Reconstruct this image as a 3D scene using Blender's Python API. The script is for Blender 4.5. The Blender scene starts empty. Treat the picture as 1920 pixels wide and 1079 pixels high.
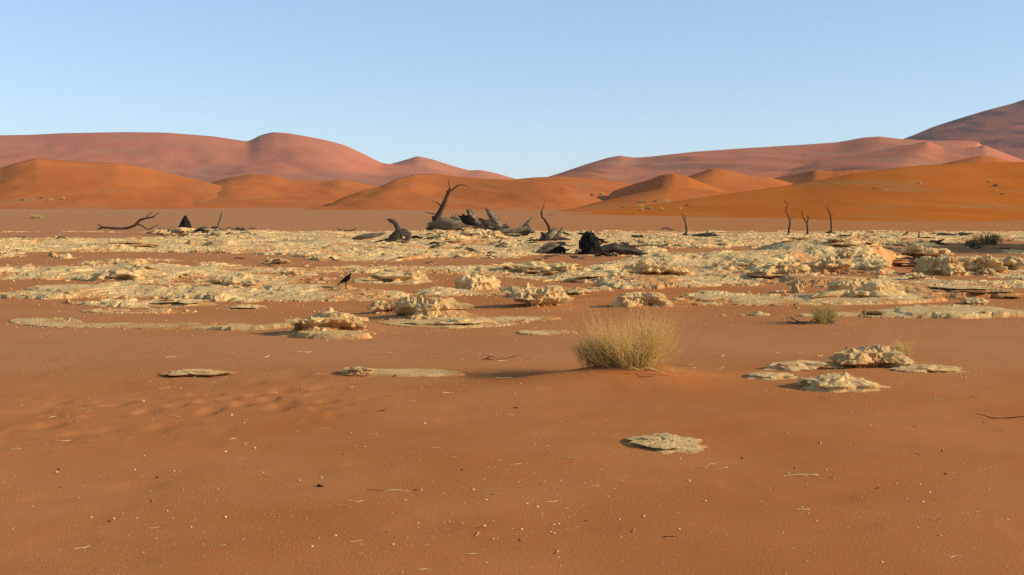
import bpy, math, random
import numpy as np

S = bpy.context.scene
COL = S.collection
R = math.radians
# ------------------------------------------------------------------ camera
F = 2050.0                      # focal length in photo pixels (1920 wide)
HOR = 408.0                     # photo row of the horizon
EYE = 1.8
PITCH = math.atan((539.5 - HOR) / F)
cam_d = bpy.data.cameras.new('camera')
cam_d.sensor_width = 36.0
cam_d.lens = 36.0 * F / 1920.0
cam_d.clip_start = 0.1
cam_d.clip_end = 30000
cam = bpy.data.objects.new('camera', cam_d)
cam.location = (0, 0, EYE)
cam.rotation_euler = (R(90) - PITCH, 0, 0)
COL.objects.link(cam)
S.camera = cam
# ------------------------------------------------------------------ light
SUN_EL, SUN_SIDE = R(20), R(11)         # low sun from the right, a little behind the camera
sun_vec = (math.cos(SUN_EL) * math.cos(SUN_SIDE), -math.cos(SUN_EL) * math.sin(SUN_SIDE), math.sin(SUN_EL))
W = bpy.data.worlds.new('World')
S.world = W
W.use_nodes = True
wt = W.node_tree
wt.nodes.clear()
sky = wt.nodes.new('ShaderNodeTexSky')
sky.sky_type = 'NISHITA'
sky.sun_disc = False
sky.sun_elevation = SUN_EL
sky.sun_rotation = math.atan2(sun_vec[0], sun_vec[1])
sky.altitude = 600
sky.air_density = 1.0
sky.dust_density = 0.0
sky.ozone_density = 6.0
bg = wt.nodes.new('ShaderNodeBackground')
bg.inputs['Strength'].default_value = 0.136
wo = wt.nodes.new('ShaderNodeOutputWorld')
# even the sky's brightness out a little, as the photograph's exposure does
sk_a = wt.nodes.new('ShaderNodeVectorMath'); sk_a.operation = 'SCALE'; sk_a.inputs[3].default_value = 0.2
sk_g = wt.nodes.new('ShaderNodeGamma'); sk_g.inputs[1].default_value = 0.60
sk_b = wt.nodes.new('ShaderNodeVectorMath'); sk_b.operation = 'SCALE'; sk_b.inputs[3].default_value = 5.0
wt.links.new(sky.outputs[0], sk_a.inputs[0]); wt.links.new(sk_a.outputs[0], sk_g.inputs[0]); wt.links.new(sk_g.outputs[0], sk_b.inputs[0])
wt.links.new(sk_b.outputs[0], bg.inputs['Color'])
wt.links.new(bg.outputs[0], wo.inputs['Surface'])
sun_d = bpy.data.lights.new('sun', 'SUN')
sun_d.energy = 5.0
sun_d.angle = R(0.5)
sun_d.color = (1.0, 0.86, 0.66)
sun = bpy.data.objects.new('sun', sun_d)
sun.location = (60, -20, 60)
from mathutils import Vector, Matrix
sun.rotation_euler = Vector(sun_vec).to_track_quat('Z', 'Y').to_euler()
COL.objects.link(sun)
S.view_settings.view_transform = 'Standard'
S.view_settings.look = 'None'
S.view_settings.gamma = 1.0
S.view_settings.use_curve_mapping = False
S.view_settings.exposure = 0.40
S.cycles.use_denoising = False
S.cycles.max_bounces = 4
S.cycles.diffuse_bounces = 2
S.cycles.volume_bounces = 0

# ------------------------------------------------------------------ photo pixels <-> the world
cp, sp = math.cos(PITCH), math.sin(PITCH)

def ray(px, py):
    a = (np.asarray(px, float) - 960.0) / F
    b = -(np.asarray(py, float) - 539.5) / F
    return a, cp + b * sp, -sp + b * cp

def at(px, py, Y):
    dx, dy, dz = ray(px, py)
    s = np.asarray(Y, float) / dy
    return np.stack(np.broadcast_arrays(dx * s, dy * s, EYE + dz * s), -1)

def proj(x, y, z):
    yc = y * cp - (z - EYE) * sp
    zc = y * sp + (z - EYE) * cp
    yc = np.maximum(yc, 0.05)
    return 960.0 + F * x / yc, 539.5 - F * zc / yc

# ------------------------------------------------------------------ noise
def _h2(ix, iy, s):
    h = (ix.astype(np.int64) * 374761393 + iy.astype(np.int64) * 668265263 + s * 1442695041) & 0xffffffff
    h = ((h ^ (h >> 13)) * 1274126177) & 0xffffffff
    return ((h ^ (h >> 16)) & 0xffff) / 65535.0

def n2(x, y, s=0):
    ix, iy = np.floor(x), np.floor(y)
    fx, fy = x - ix, y - iy
    fx = fx * fx * fx * (fx * (fx * 6 - 15) + 10)
    fy = fy * fy * fy * (fy * (fy * 6 - 15) + 10)
    a, b = _h2(ix, iy, s), _h2(ix + 1, iy, s)
    c, d = _h2(ix, iy + 1, s), _h2(ix + 1, iy + 1, s)
    return ((a + (b - a) * fx) * (1 - fy) + (c + (d - c) * fx) * fy) * 2 - 1

def fbm2(x, y, o=4, s=0, g=0.5):
    t, a, m = 0, 1.0, 0
    for i in range(o):
        c, q = math.cos(0.7 * i), math.sin(0.7 * i)
        f = 2.03 ** i
        t = t + a * n2((x * c - y * q) * f, (x * q + y * c) * f, s + i * 17)
        m += a
        a *= g
    return t / m

def n3(p, s=0):
    x, y, z = p[..., 0], p[..., 1], p[..., 2]
    iz = np.floor(z)
    fz = z - iz
    fz = fz * fz * (3 - 2 * fz)
    k = iz.astype(np.int64)
    ox, oy = (k * 37.17) % 211, (k * 91.7) % 173
    k1 = k + 1
    ox1, oy1 = (k1 * 37.17) % 211, (k1 * 91.7) % 173
    return n2(x + ox, y + oy, s) * (1 - fz) + n2(x + ox1, y + oy1, s) * fz

def fbm3(p, o=4, s=0, g=0.5):
    t, a, m = 0, 1.0, 0
    for i in range(o):
        t = t + a * n3(p * (2.03 ** i), s + i * 17)
        m += a
        a *= g
    return t / m

def cells(x, y, s=0):
    """nearest-cell random value and distance to the cell's edge"""
    ix, iy = np.floor(x), np.floor(y)
    f1 = np.full(x.shape, 9.0); f2 = np.full(x.shape, 9.0); v = np.zeros(x.shape)
    for dx in (-1, 0, 1):
        for dy in (-1, 0, 1):
            jx, jy = ix + dx, iy + dy
            d = np.hypot(jx + _h2(jx, jy, s) - x, jy + _h2(jx, jy, s + 5) - y)
            r = _h2(jx, jy, s + 9)
            c = d < f1
            f2 = np.where(c, f1, np.minimum(f2, d))
            v = np.where(c, r, v)
            f1 = np.where(c, d, f1)
    return v, f2 - f1

def sst(a, b, x):
    t = np.clip((x - a) / (b - a), 0, 1)
    return t * t * (3 - 2 * t)

# ------------------------------------------------------------------ the lie of the land
BUSH = at(1190, 697, 12.6)
HEAP = []
for (hpx, hpy, hw, hh_) in ((612, 618, 150, 30), (805, 596, 150, 30), (1208, 575, 110, 22), (1005, 576, 130, 20), (1620, 690, 190, 22), (1575, 728, 150, 12), (1248, 838, 130, 9), (1545, 606, 90, 10), (1622, 556, 170, 16)):
    _d = ray(hpx, hpy); _t = -EYE / float(_d[2])
    HEAP.append((float(_d[0]) * _t, float(_d[1]) * _t + hw * .25 * _t / F, hw * .62 * _t / F, hh_ * .33 * _t / F))

def ground_z(x, y):
    x = np.asarray(x, float); y = np.asarray(y, float)
    r = np.hypot(x, y)
    z = 0.0 + 0.05 * fbm2(x / 9.0, y / 9.0, 2, 3) * sst(5, 30, r)
    z = z + 0.012 * fbm2(x / 1.6, y / 1.2, 3, 11) * sst(60, 20, r)
    # rise beyond the pan
    ramp = np.maximum(0, y - 132.0)
    z = z + 0.0168 * ramp * sst(0, 60, ramp) * np.where(ramp < 900, 1, 1)
    z = z + 0.12 * fbm2(x / 40.0, y / 60.0, 3, 5) * sst(110, 220, y)
    z = np.where(y > 600, np.minimum(z, 7.8), z)
    # sand heaped about the big bush, tailing off to the left
    bx, by = x - BUSH[0], y - (BUSH[1] - 0.10)
    along = np.where(bx > 0, np.exp(-(bx / 0.60) ** 2), np.exp(-(bx / 1.35) ** 2))
    yy = by - 0.5 * np.minimum(bx, 0)
    z = z + 0.15 * along * np.where(yy < 0, np.exp(-(yy / 1.05) ** 2), np.exp(-(yy / 0.30) ** 2))
    for (qx, qy, qw, qh) in HEAP:
        z = z + qh * np.exp(-(((x - qx) / qw) ** 2 + ((y - qy) / qw) ** 2))
    # footprints and scuffs crossing at the left
    px, py = proj(x, y, 0 * x)
    lane = np.exp(-((py - (800 - 0.095 * px)) / 42.0) ** 2) * sst(760, 560, px) * sst(-200, 0, px)
    dents = np.maximum(0, n2(x / 0.20, y / 0.20, 71) - 0.05)
    z = z - 0.027 * lane * dents
    more = np.maximum(0, n2(x / 0.5, y / 0.33, 77) - 0.62) * sst(4, 7, r) * sst(24, 12, r)
    z = z - 0.02 * more
    return z

PATCH = [  # (px, row, half width, half height, weight) of clay crust (+) and blown sand (-) over the pan
    (310, 613, 265, 6, 1.4), (85, 603, 75, 6, 1.3), (500, 617, 80, 4, .8), (420, 553, 250, 10, .95), (100, 555, 140, 7, .8), (250, 571, 120, 5, .6),
    (240, 585, 130, 2.5, .9), (840, 604, 120, 8, 1.35), (640, 631, 85, 5, 1.5), (760, 701, 125, 8, 2.5), (1035, 623, 55, 5, 2.0), (365, 702, 42, 5, 2.4),
    (985, 596, 50, 2.5, 1.1), (1350, 563, 140, 8, .65), (1800, 589, 210, 7, 1.25), (1400, 592, 120, 3, .7), (1580, 566, 150, 6, 1.1), (1700, 533, 260, 9, .6),
    (1500, 500, 130, 22, .7), (1280, 520, 160, 16, .6), (150, 515, 260, 10, .6), (800, 470, 260, 20, .35), (560, 455, 300, 12, .4),
    (1790, 555, 160, 4, .8), (950, 548, 150, 6, .4), (740, 528, 60, 6, .5), (440, 530, 60, 6, .6), (100, 460, 200, 8, .5), (1750, 692, 60, 7, 1.8), (1500, 687, 55, 7, 1.9),
    (1448, 705, 48, 7, 2.0), (430, 640, 60, 1.6, .7), (120, 639, 110, 1.6, .8), (365, 651, 30, 1.3, .9), (700, 584, 60, 3, .6),
    (330, 543, 165, 5, -1.2), (80, 533, 70, 5, -.9), (320, 481, 190, 4.5, -.9), (550, 497, 80, 7, -.7), (60, 488, 70, 4, -.8), (860, 492, 90, 6, -.8),
    (1100, 500, 90, 6, -.9), (1060, 487, 80, 7, -.7), (900, 527, 60, 5, -.9), (700, 541, 70, 6, -1.0), (600, 577, 100, 8, -.9), (480, 600, 200, 5, -.6),
    (1150, 562, 70, 6, -.7), (1450, 546, 150, 6, -1.0), (1330, 602, 160, 8, -.7), (1780, 544, 100, 3, -.7), (1800, 573, 120, 5, -.8), (140, 443, 190, 5, -1.3),
    (90, 593, 120, 7, -.8), (1640, 575, 90, 4, -.7), (1000, 585, 140, 7, -.5), (1590, 525, 40, 4, -.4), (200, 562, 90, 3, -.5), (1600, 448, 60, 4, -.3), (1850, 463, 80, 11, -.6), (1650, 478, 90, 4, -.7), (1400, 471, 110, 3.5, -.6), (1560, 517, 70, 5, -.6), (1705, 507, 60, 6, -.7), (1330, 488, 80, 3.5, -.6), (1180, 463, 60, 2.5, -.5), (1840, 528, 90, 4, -.6), (620, 463, 120, 2.5, -.5), (250, 500, 120, 3, -.5),
]
BANK = [  # (px, row, half width m, half depth m, height m): broad swells of the crust
    (1480, 500, 3.4, 5.0, .50), (1620, 500, 2.6, 4.0, .45), (1250, 508, 2.6, 3.2, .40), (900, 432, 12, 14, .55), (780, 452, 7, 8, .25), (430, 440, 9, 9, .4),
    (1450, 455, 9, 9, .3), (1600, 445, 7, 8, .35), (1640, 558, 1.6, 1.6, .12), (1000, 500, 2.0, 2.6, .22), 
]
_bank = []
for (bpx, bpy_, bw, bd, bh) in BANK:
    d = ray(bpx, bpy_); t = -EYE / float(d[2])
    _bank.append((float(d[0]) * t, float(d[1]) * t, bw, bd, bh))

def clay_z(x, y, fine=True):
    x = np.asarray(x, float); y = np.asarray(y, float)
    g = ground_z(x, y)
    px, py = proj(x, y, 0 * x)
    wob = fbm2(x / 2.2, y / 3.0, 3, 21)
    px = px + 26 * wob
    base = np.interp(py, [430, 434, 440, 448, 475, 515, 535, 560, 580, 600, 615, 626, 660], [-.9, -.1, .18, .18, .06, .03, -.05, -.15, -.32, -.5, -.75, -1.2, -1.7])
    base = base + 0.03 * sst(1000, 1500, px) * sst(600, 540, py)
    b = base
    for (cx, cy, rx, ry, w) in PATCH:
        q = ((px - cx) / rx) ** 2 + ((py - cy) / ry) ** 2
        b = b + w * np.exp(-q * q * 0.5)
    rough = sst(625, 560, py)
    edge = 0.50 * fbm2(x / 3.2, y / 3.6, 4, 31, 0.55) + 0.20 * fbm2(x / 0.7, y / 0.9, 3, 41, .6)
    edge = edge + sst(580, 610, py) * (.26 * fbm2(x / .8, y / .45, 4, 45, .6) + .32 * n2(x / 1.5, y / .8, 46))
    v = b + edge
    thick = np.interp(py, [440, 520, 560, 590, 700], [.075, .07, .055, .055, .05])
    thick = thick * (0.55 + 1.3 * sst(-.25, .45, n2(x / 2.1, y / 3.3, 66)))
    h = thick * sst(0.0, 0.16, v) + 0.5 * thick * sst(585, 540, py) * sst(.34, .42, v + .1 * wob) + 0.6 * thick * sst(585, 540, py) * sst(.62, .70, v - .1 * wob)
    for (bx, by, bw, bd, bh) in _bank:
        q = ((x - bx) / bw) ** 2 + ((y - by) / bd) ** 2
        h = h + bh * np.exp(-q) * sst(-.25, .15, v)
    if fine:
        crag = .68 + .22 * sst(1050, 1300, px) * sst(560, 520, py) + .8 * sst(.1, .5, n2(x / 4.0, y / 7.0, 57))
        cv, ce = cells(x / 0.55, y / 0.62, 3)
        cv2, ce2 = cells(x / 0.19 + 7, y / 0.23, 13)
        rub = sst(0.42, .05, np.abs(v - 0.18)) * 0.9 + 0.25 * sst(0.1, .6, n2(x / 3.1, y / 4.5, 55))
        h = h + crag * rub * (rough * 0.9 + .12) * ((cv - .5) * 0.06 * sst(0.02, .12, ce) + (cv2 - .5) * 0.035 - 0.03 * sst(.10, 0, ce))
        h = h + (0.008 + 0.016 * rough) * crag * fbm2(x / 0.33, y / 0.4, 3, 61, .6) * sst(-.1, .1, v)
        lump = np.maximum(0, fbm2(x / 1.3, y / 1.5, 2, 81) - 0.22)
        h = h + 0.13 * lump * rough * crag * sst(0.05, .3, v)
    # thin beds: flat treads, short risers
    ph = .03 * fbm2(x / 1.1, y / 1.4, 3, 131)
    stp = .045
    k = (h + ph) / stp
    fk = k - np.floor(k)
    h = np.where(h > .02, .35 * h + .65 * ((np.floor(k) + sst(.35, .65, fk)) * stp - ph), h)
    h = h - 0.14 * sst(0.06, -0.12, v) - 0.015
    return g + h

def surf_z(x, y):
    return np.maximum(ground_z(x, y), clay_z(x, y))

_HY = np.exp(np.linspace(math.log(4), math.log(420), 1500))

def hit(px, py):
    """where the sight line through a photo pixel meets the ground"""
    P = at(px, py, _HY)
    zs = surf_z(P[:, 0], P[:, 1])
    k = np.argmax(P[:, 2] <= zs)
    p = P[k].copy() if k > 0 else P[-1].copy()
    p[2] = zs[k]
    return p

# ------------------------------------------------------------------ materials
def mat(name):
    m = bpy.data.materials.new(name)
    m.use_nodes = True
    nt = m.node_tree
    b = nt.nodes['Principled BSDF']
    b.inputs['Roughness'].default_value = 1.0
    b.inputs['Specular IOR Level'].default_value = 0.0
    return m, nt, b

def nd(nt, t, **kw):
    n = nt.nodes.new(t)
    for k, v in kw.items():
        if k.startswith('i_'):
            n.inputs[k[2:].replace('_', ' ')].default_value = v
        else:
            setattr(n, k, v)
    return n

def noise(nt, scale, detail=4, rough=.6, vec=None, stretch=None):
    n = nd(nt, 'ShaderNodeTexNoise')
    n.inputs['Scale'].default_value = scale
    n.inputs['Detail'].default_value = detail
    n.inputs['Roughness'].default_value = rough
    if vec is None:
        vec = nd(nt, 'ShaderNodeNewGeometry').outputs['Position']
    if stretch:
        mp = nd(nt, 'ShaderNodeMapping')
        mp.inputs['Scale'].default_value = stretch
        nt.links.new(vec, mp.inputs['Vector'])
        vec = mp.outputs[0]
    nt.links.new(vec, n.inputs['Vector'])
    return n.outputs[0]

def ramp(nt, fac, stops):
    r = nd(nt, 'ShaderNodeValToRGB')
    e = r.color_ramp.elements
    while len(e) < len(stops):
        e.new(0.5)
    for q, (p, c) in zip(e, stops):
        q.position = p
        q.color = (c, c, c, 1) if isinstance(c, (int, float)) else (*c, 1)
    nt.links.new(fac, r.inputs[0])
    return r.outputs[0]

def mix(nt, fac, a, b, mode='MIX'):
    m = nd(nt, 'ShaderNodeMix', data_type='RGBA', blend_type=mode)
    for s, v in ((0, fac), (6, a), (7, b)):
        if isinstance(v, (int, float)):
            m.inputs[s].default_value = v
        elif isinstance(v, tuple):
            m.inputs[s].default_value = (*v, 1)
        else:
            nt.links.new(v, m.inputs[s])
    return m.outputs[2]

def bump(nt, b, h, strength, dist):
    n = nd(nt, 'ShaderNodeBump')
    n.inputs['Strength'].default_value = strength
    n.inputs['Distance'].default_value = dist
    nt.links.new(h, n.inputs['Height'])
    nt.links.new(n.outputs[0], b.inputs['Normal'])

def sand_material():
    m, nt, b = mat('sand')
    at_ = nd(nt, 'ShaderNodeAttribute', attribute_name='grit')     # gravelly, grey-brown flats against clean red sand
    big = noise(nt, .35, 4, .6)
    fine = noise(nt, 38, 3, .7)
    speck = noise(nt, 140, 2, .6)
    c = mix(nt, ramp(nt, big, [(.38, 0), (.62, 1)]), (.385, .128, .035), (.46, .166, .051))
    gfac = nd(nt, 'ShaderNodeMath', operation='ADD', use_clamp=True)
    nt.links.new(at_.outputs['Fac'], gfac.inputs[0])
    gn = nd(nt, 'ShaderNodeMath', operation='MULTIPLY_ADD')
    nt.links.new(noise(nt, 1.1, 5, .7), gn.inputs[0]); gn.inputs[1].default_value = .8; gn.inputs[2].default_value = -.40
    nt.links.new(gn.outputs[0], gfac.inputs[1])
    c = mix(nt, gfac.outputs[0], c, (.43, .205, .092))
    c = mix(nt, ramp(nt, fine, [(.3, .0), (.75, .30)]), c, (.34, .118, .034))
    c = mix(nt, ramp(nt, speck, [(.62, .0), (.72, .35)]), c, (.55, .28, .11))
    nt.links.new(c, b.inputs['Base Color'])
    h = nd(nt, 'ShaderNodeMath', operation='ADD')
    nt.links.new(noise(nt, 60, 4, .65), h.inputs[0])
    nt.links.new(noise(nt, 9, 3, .5, stretch=(.5, 2.6, 1)), h.inputs[1])
    bump(nt, b, h.outputs[0], .35, .012)
    return m

def clay_material(name='clay', tint=1.0):
    m, nt, b = mat(name)
    a = noise(nt, .9, 5, .65)
    f = noise(nt, 9, 4, .7)
    c = mix(nt, ramp(nt, a, [(.32, 0), (.68, 1)]), (.55 * tint, .345 * tint, .145 * tint), (.75 * tint, .50 * tint, .215 * tint))
    c = mix(nt, ramp(nt, f, [(.42, 0), (.62, .5)]), c, (.47 * tint, .31 * tint, .115 * tint))
    du = nd(nt, 'ShaderNodeAttribute', attribute_name='dust').outputs['Fac']      # red sand blown over the low parts
    c = mix(nt, ramp(nt, noise(nt, 2.2, 5, .75), [(.48, 0), (.70, .6)]), c, (.48, .235, .09))
    dm = nd(nt, 'ShaderNodeMath', operation='MULTIPLY_ADD', use_clamp=True)
    nt.links.new(noise(nt, 5, 4, .7), dm.inputs[0]); dm.inputs[1].default_value = 1.1
    dm2 = nd(nt, 'ShaderNodeMath', operation='MULTIPLY_ADD', use_clamp=True)
    nt.links.new(du, dm2.inputs[0]); dm2.inputs[1].default_value = 2.0; dm2.inputs[2].default_value = -1.05
    nt.links.new(dm2.outputs[0], dm.inputs[2])
    lim = nd(nt, 'ShaderNodeMath', operation='MULTIPLY')
    nt.links.new(dm.outputs[0], lim.inputs[0]); nt.links.new(ramp(nt, du, [(.05, 0), (.5, .92)]), lim.inputs[1])
    c = mix(nt, lim.outputs[0], c, (.44, .165, .048))
    nt.links.new(c, b.inputs['Base Color'])
    bump(nt, b, noise(nt, 26, 6, .8), .75, .02)
    return m

def dune_material(name, c1, c2, patch, pscale, lo, hi, stretch=(1, 1, 1), low=None):
    m, nt, b = mat(name)
    c = mix(nt, ramp(nt, noise(nt, pscale * .6, 4, .6), [(.35, 0), (.65, 1)]), c1, c2)
    c = mix(nt, ramp(nt, noise(nt, pscale, 6, .62, stretch=stretch), [(lo, 0), (hi, .9)]), c, patch)
    if low:                      # thin scrub greys the foot of the far dune
        sx = nd(nt, 'ShaderNodeSeparateXYZ'); nt.links.new(nd(nt, 'ShaderNodeNewGeometry').outputs['Position'], sx.inputs[0])
        mr = nd(nt, 'ShaderNodeMapRange', clamp=True); nt.links.new(sx.outputs[2], mr.inputs[0])
        mr.inputs[1].default_value = low[1]; mr.inputs[2].default_value = low[0]; mr.inputs[3].default_value = 0; mr.inputs[4].default_value = .85
        c = mix(nt, mr.outputs[0], c, (.29, .150, .090))
    c = mix(nt, ramp(nt, noise(nt, pscale * 40, 3, .7), [(.35, 0), (.7, .14)]), c, tuple(v * .75 for v in c1))
    nt.links.new(c, b.inputs['Base Color'])
    bump(nt, b, noise(nt, pscale * 9, 3, .55), .12, .05 / pscale)
    return m

def wood_material(name, c1, c2):
    m, nt, b = mat(name)
    c = mix(nt, ramp(nt, noise(nt, 5, 6, .78, stretch=(.5, .5, 3)), [(.38, 0), (.62, 1)]), c1, c2)
    nt.links.new(c, b.inputs['Base Color'])
    bump(nt, b, noise(nt, 14, 5, .75), .9, .05)
    return m

def plain_material(name, c1, c2, scale=30, thin=0.0):
    m, nt, b = mat(name)
    c = mix(nt, ramp(nt, noise(nt, scale, 3, .6), [(.3, 0), (.7, 1)]), c1, c2)
    nt.links.new(c, b.inputs['Base Color'])
    if thin:
        tr = nd(nt, 'ShaderNodeBsdfTranslucent'); nt.links.new(c, tr.inputs[0])
        mx = nd(nt, 'ShaderNodeMixShader'); mx.inputs[0].default_value = thin
        out = [n for n in nt.nodes if n.type == 'OUTPUT_MATERIAL'][0]
        nt.links.new(b.outputs[0], mx.inputs[1]); nt.links.new(tr.outputs[0], mx.inputs[2]); nt.links.new(mx.outputs[0], out.inputs[0])
    return m

M_sand = sand_material()
M_clay = clay_material()
M_claydk = clay_material('clay_dark', .8)  # same clay in a darker tone; on the right edge block it stands for shade
M_wood = wood_material('weathered_wood', (.055, .040, .027), (.33, .25, .16))
M_wooddk = wood_material('dark_wood', (.022, .017, .013), (.13, .10, .07))
M_branch = wood_material('brown_branch', (.030, .017, .011), (.12, .065, .038))
M_char = wood_material('charred_wood', (.006, .005, .005), (.035, .028, .024))
M_straw = plain_material('straw', (.82, .61, .25), (.70, .48, .15), 6, .5)
M_strawold = plain_material('straw_old', (.46, .32, .15), (.32, .22, .11), 6, .4)
M_pale = plain_material('bleached_straw', (.74, .55, .26), (.58, .40, .18))
M_twig = plain_material('twig', (.10, .055, .030), (.05, .028, .018))
M_shrub = plain_material('dry_shrub', (.24, .14, .06), (.13, .075, .035), 9, .3)
M_chip = plain_material('clay_chip', (.78, .62, .38), (.55, .38, .20))
M_dark = plain_material('dark_pebble', (.05, .028, .018), (.03, .02, .015))
M_leaf = plain_material('acacia_leaf', (.07, .085, .035), (.045, .06, .022), 3)
M_feather = plain_material('black_feather', (.006, .006, .008), (.012, .012, .015))

# ------------------------------------------------------------------ mesh helpers
def put(name, v, f, m, parent=None, base=None, smooth=True, label=None, cat=None, group=None, kind=None):
    v = np.asarray(v, float)
    off = np.zeros(3)
    if parent is not None:
        off = np.array(parent.matrix_basis.translation)
        q = parent.parent
        while q is not None:
            off = off + np.array(q.matrix_basis.translation); q = q.parent
    elif base is not None:
        off = np.asarray(base, float)
    me = bpy.data.meshes.new(name)
    w = (v - off).astype(np.float32)
    if isinstance(f, np.ndarray):
        n, k = f.shape
        me.vertices.add(len(w)); me.vertices.foreach_set('co', w.ravel())
        me.loops.add(n * k); me.loops.foreach_set('vertex_index', f.astype(np.int32).ravel())
        me.polygons.add(n)
        me.polygons.foreach_set('loop_start', np.arange(0, n * k, k, dtype=np.int32))
        me.update(calc_edges=True)
    else:
        me.from_pydata(w.tolist(), [], f)
    me.polygons.foreach_set('use_smooth', [smooth] * len(me.polygons))
    me.materials.append(m)
    o = bpy.data.objects.new(name, me)
    COL.objects.link(o)
    if parent is not None:
        o.parent = parent
    elif base is not None:
        o.location = base
    mark(o, label, cat, group, kind)
    return o

def mark(o, label=None, cat=None, group=None, kind=None):
    for k, q in (('label', label), ('category', cat), ('group', group), ('kind', kind)):
        if q:
            o[k] = q
    return o

def thing(name, base, label, cat, group=None):
    e = bpy.data.objects.new(name, None)
    e.empty_display_size = .2
    e.location = base
    COL.objects.link(e)
    return mark(e, label, cat, group)

def grid_faces(nr, nc, keep=None):
    i = np.arange((nr - 1) * nc).reshape(nr - 1, nc)[:, :-1].ravel()
    q = np.stack([i, i + 1, i + nc + 1, i + nc], 1)
    return q if keep is None else q[keep]

def compact(v, f):
    used = np.unique(f)
    mp = np.zeros(len(v), int); mp[used] = np.arange(len(used))
    return v[used], mp[f], used

def tube_geo(pts, rad, sides=6, gnarl=0.0, seed=0, sub=3, cap=True):
    """a bent limb: rings along a smoothed path, knotted by noise"""
    P = np.asarray(pts, float); Rr = np.asarray(rad, float)
    n = len(P)
    if n > 2 and sub > 1:
        t = np.linspace(0, n - 1, (n - 1) * sub + 1)
        k = np.minimum(t.astype(int), n - 2); u = (t - k)[:, None]
        p0 = P[np.maximum(k - 1, 0)]; p1 = P[k]; p2 = P[k + 1]; p3 = P[np.minimum(k + 2, n - 1)]
        P = .5 * (2 * p1 + (p2 - p0) * u + (2 * p0 - 5 * p1 + 4 * p2 - p3) * u ** 2 + (3 * p1 - p0 - 3 * p2 + p3) * u ** 3)
        Rr = np.interp(t, np.arange(n), Rr)
    T = np.gradient(P, axis=0)
    T /= np.linalg.norm(T, axis=1)[:, None] + 1e-9
    ref = np.array([0., 1, 0]) if abs(T[0][1]) < .9 else np.array([1., 0, 0])
    vs = []
    for i in range(len(P)):
        a = np.cross(T[i], ref); a /= np.linalg.norm(a) + 1e-9
        b = np.cross(T[i], a)
        ref = np.cross(a, T[i]) if False else ref
        th = np.linspace(0, 2 * math.pi, sides, endpoint=False)
        r = np.full(sides, Rr[i])
        if gnarl:
            q = np.stack([np.cos(th) * 1.6 + seed, np.sin(th) * 1.6, np.full(sides, i * .23)], 1)
            g = np.stack([np.cos(th) * 4.5 + seed, np.sin(th) * 4.5, np.full(sides, i * .10)], 1)
            r = r * (1 + gnarl * n3(q, seed) + gnarl * .9 * n3(g, seed + 3))
        vs.append(P[i] + np.cos(th)[:, None] * a * r[:, None] + np.sin(th)[:, None] * b * r[:, None])
    m = len(P)
    if gnarl >= .3:
        for k, sg in ((0, -1), (m - 1, 1)):
            vs[k] = vs[k] + sg * T[k] * (Rr[k] * 1.8 * np.maximum(0, np.sin(np.arange(sides) * 2.4 + seed)))[:, None]
    V = np.concatenate(vs)
    f = []
    for i in range(m - 1):
        for j in range(sides):
            f.append((i * sides + j, i * sides + (j + 1) % sides, (i + 1) * sides + (j + 1) % sides, (i + 1) * sides + j))
    if cap:
        f.append(tuple(range(sides - 1, -1, -1)))
        f.append(tuple(range((m - 1) * sides, m * sides)))
    return V, f

def join(geos):
    V, Fc, n = [], [], 0
    for v, f in geos:
        V.append(v); Fc += [tuple(i + n for i in q) for q in f]; n += len(v)
    return np.concatenate(V), Fc

_ico = {}
def ico(sub):
    if sub not in _ico:
        import bmesh
        bm = bmesh.new()
        bmesh.ops.create_icosphere(bm, subdivisions=sub, radius=1)
        v = np.array([q.co[:] for q in bm.verts]); f = np.array([[q.index for q in p.verts] for p in bm.faces])
        bm.free()
        _ico[sub] = (v, f)
    return _ico[sub]

# ------------------------------------------------------------------ SETTING: ground sheet
def build_ground():
    r = np.concatenate([np.exp(np.linspace(math.log(.02), math.log(4.5), 30))[:-1], np.exp(np.linspace(math.log(4.5), math.log(30), 330))[:-1],
                        np.exp(np.linspace(math.log(30), math.log(200), 150))[:-1], np.exp(np.linspace(math.log(200), math.log(9000), 60))])
    th = np.concatenate([np.linspace(-180, -34, 40)[:-1], np.linspace(-34, 34, 560), np.linspace(34, 180, 40)[1:]])
    T = np.radians(th)
    X = r[:, None] * np.sin(T)[None]; Y = r[:, None] * np.cos(T)[None]
    Z = ground_z(X, Y)
    V = np.stack([X, Y, Z], -1).reshape(-1, 3)
    f = grid_faces(len(r), len(th))
    o = put('ground', V, f, M_sand, kind='structure')
    me = o.data
    px, py = proj(V[:, 0], V[:, 1], 0 * V[:, 0])
    yv = V[:, 1]
    g = np.interp(py, [380, 400, 436, 560, 600, 650, 690, 730, 800, 930, 1000, 1100], [.75, .8, .75, .25, .45, .62, .38, .10, .02, .06, .0, .0])
    g = g + .25 * fbm2(V[:, 0] / 4, V[:, 1] / 7, 3, 91)
    g = np.where(yv > 130, g + .1 - .5 * sst(500, 1500, px), g)
    g = g - .35 * np.exp(-((V[:, 0] - BUSH[0]) / 1.3) ** 2 - ((V[:, 1] - BUSH[1] + .3) / 1.0) ** 2)
    at_ = me.attributes.new('grit', 'FLOAT', 'POINT')
    at_.data.foreach_set('value', np.clip(g, 0, 1).astype(np.float32))
build_ground()

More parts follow.
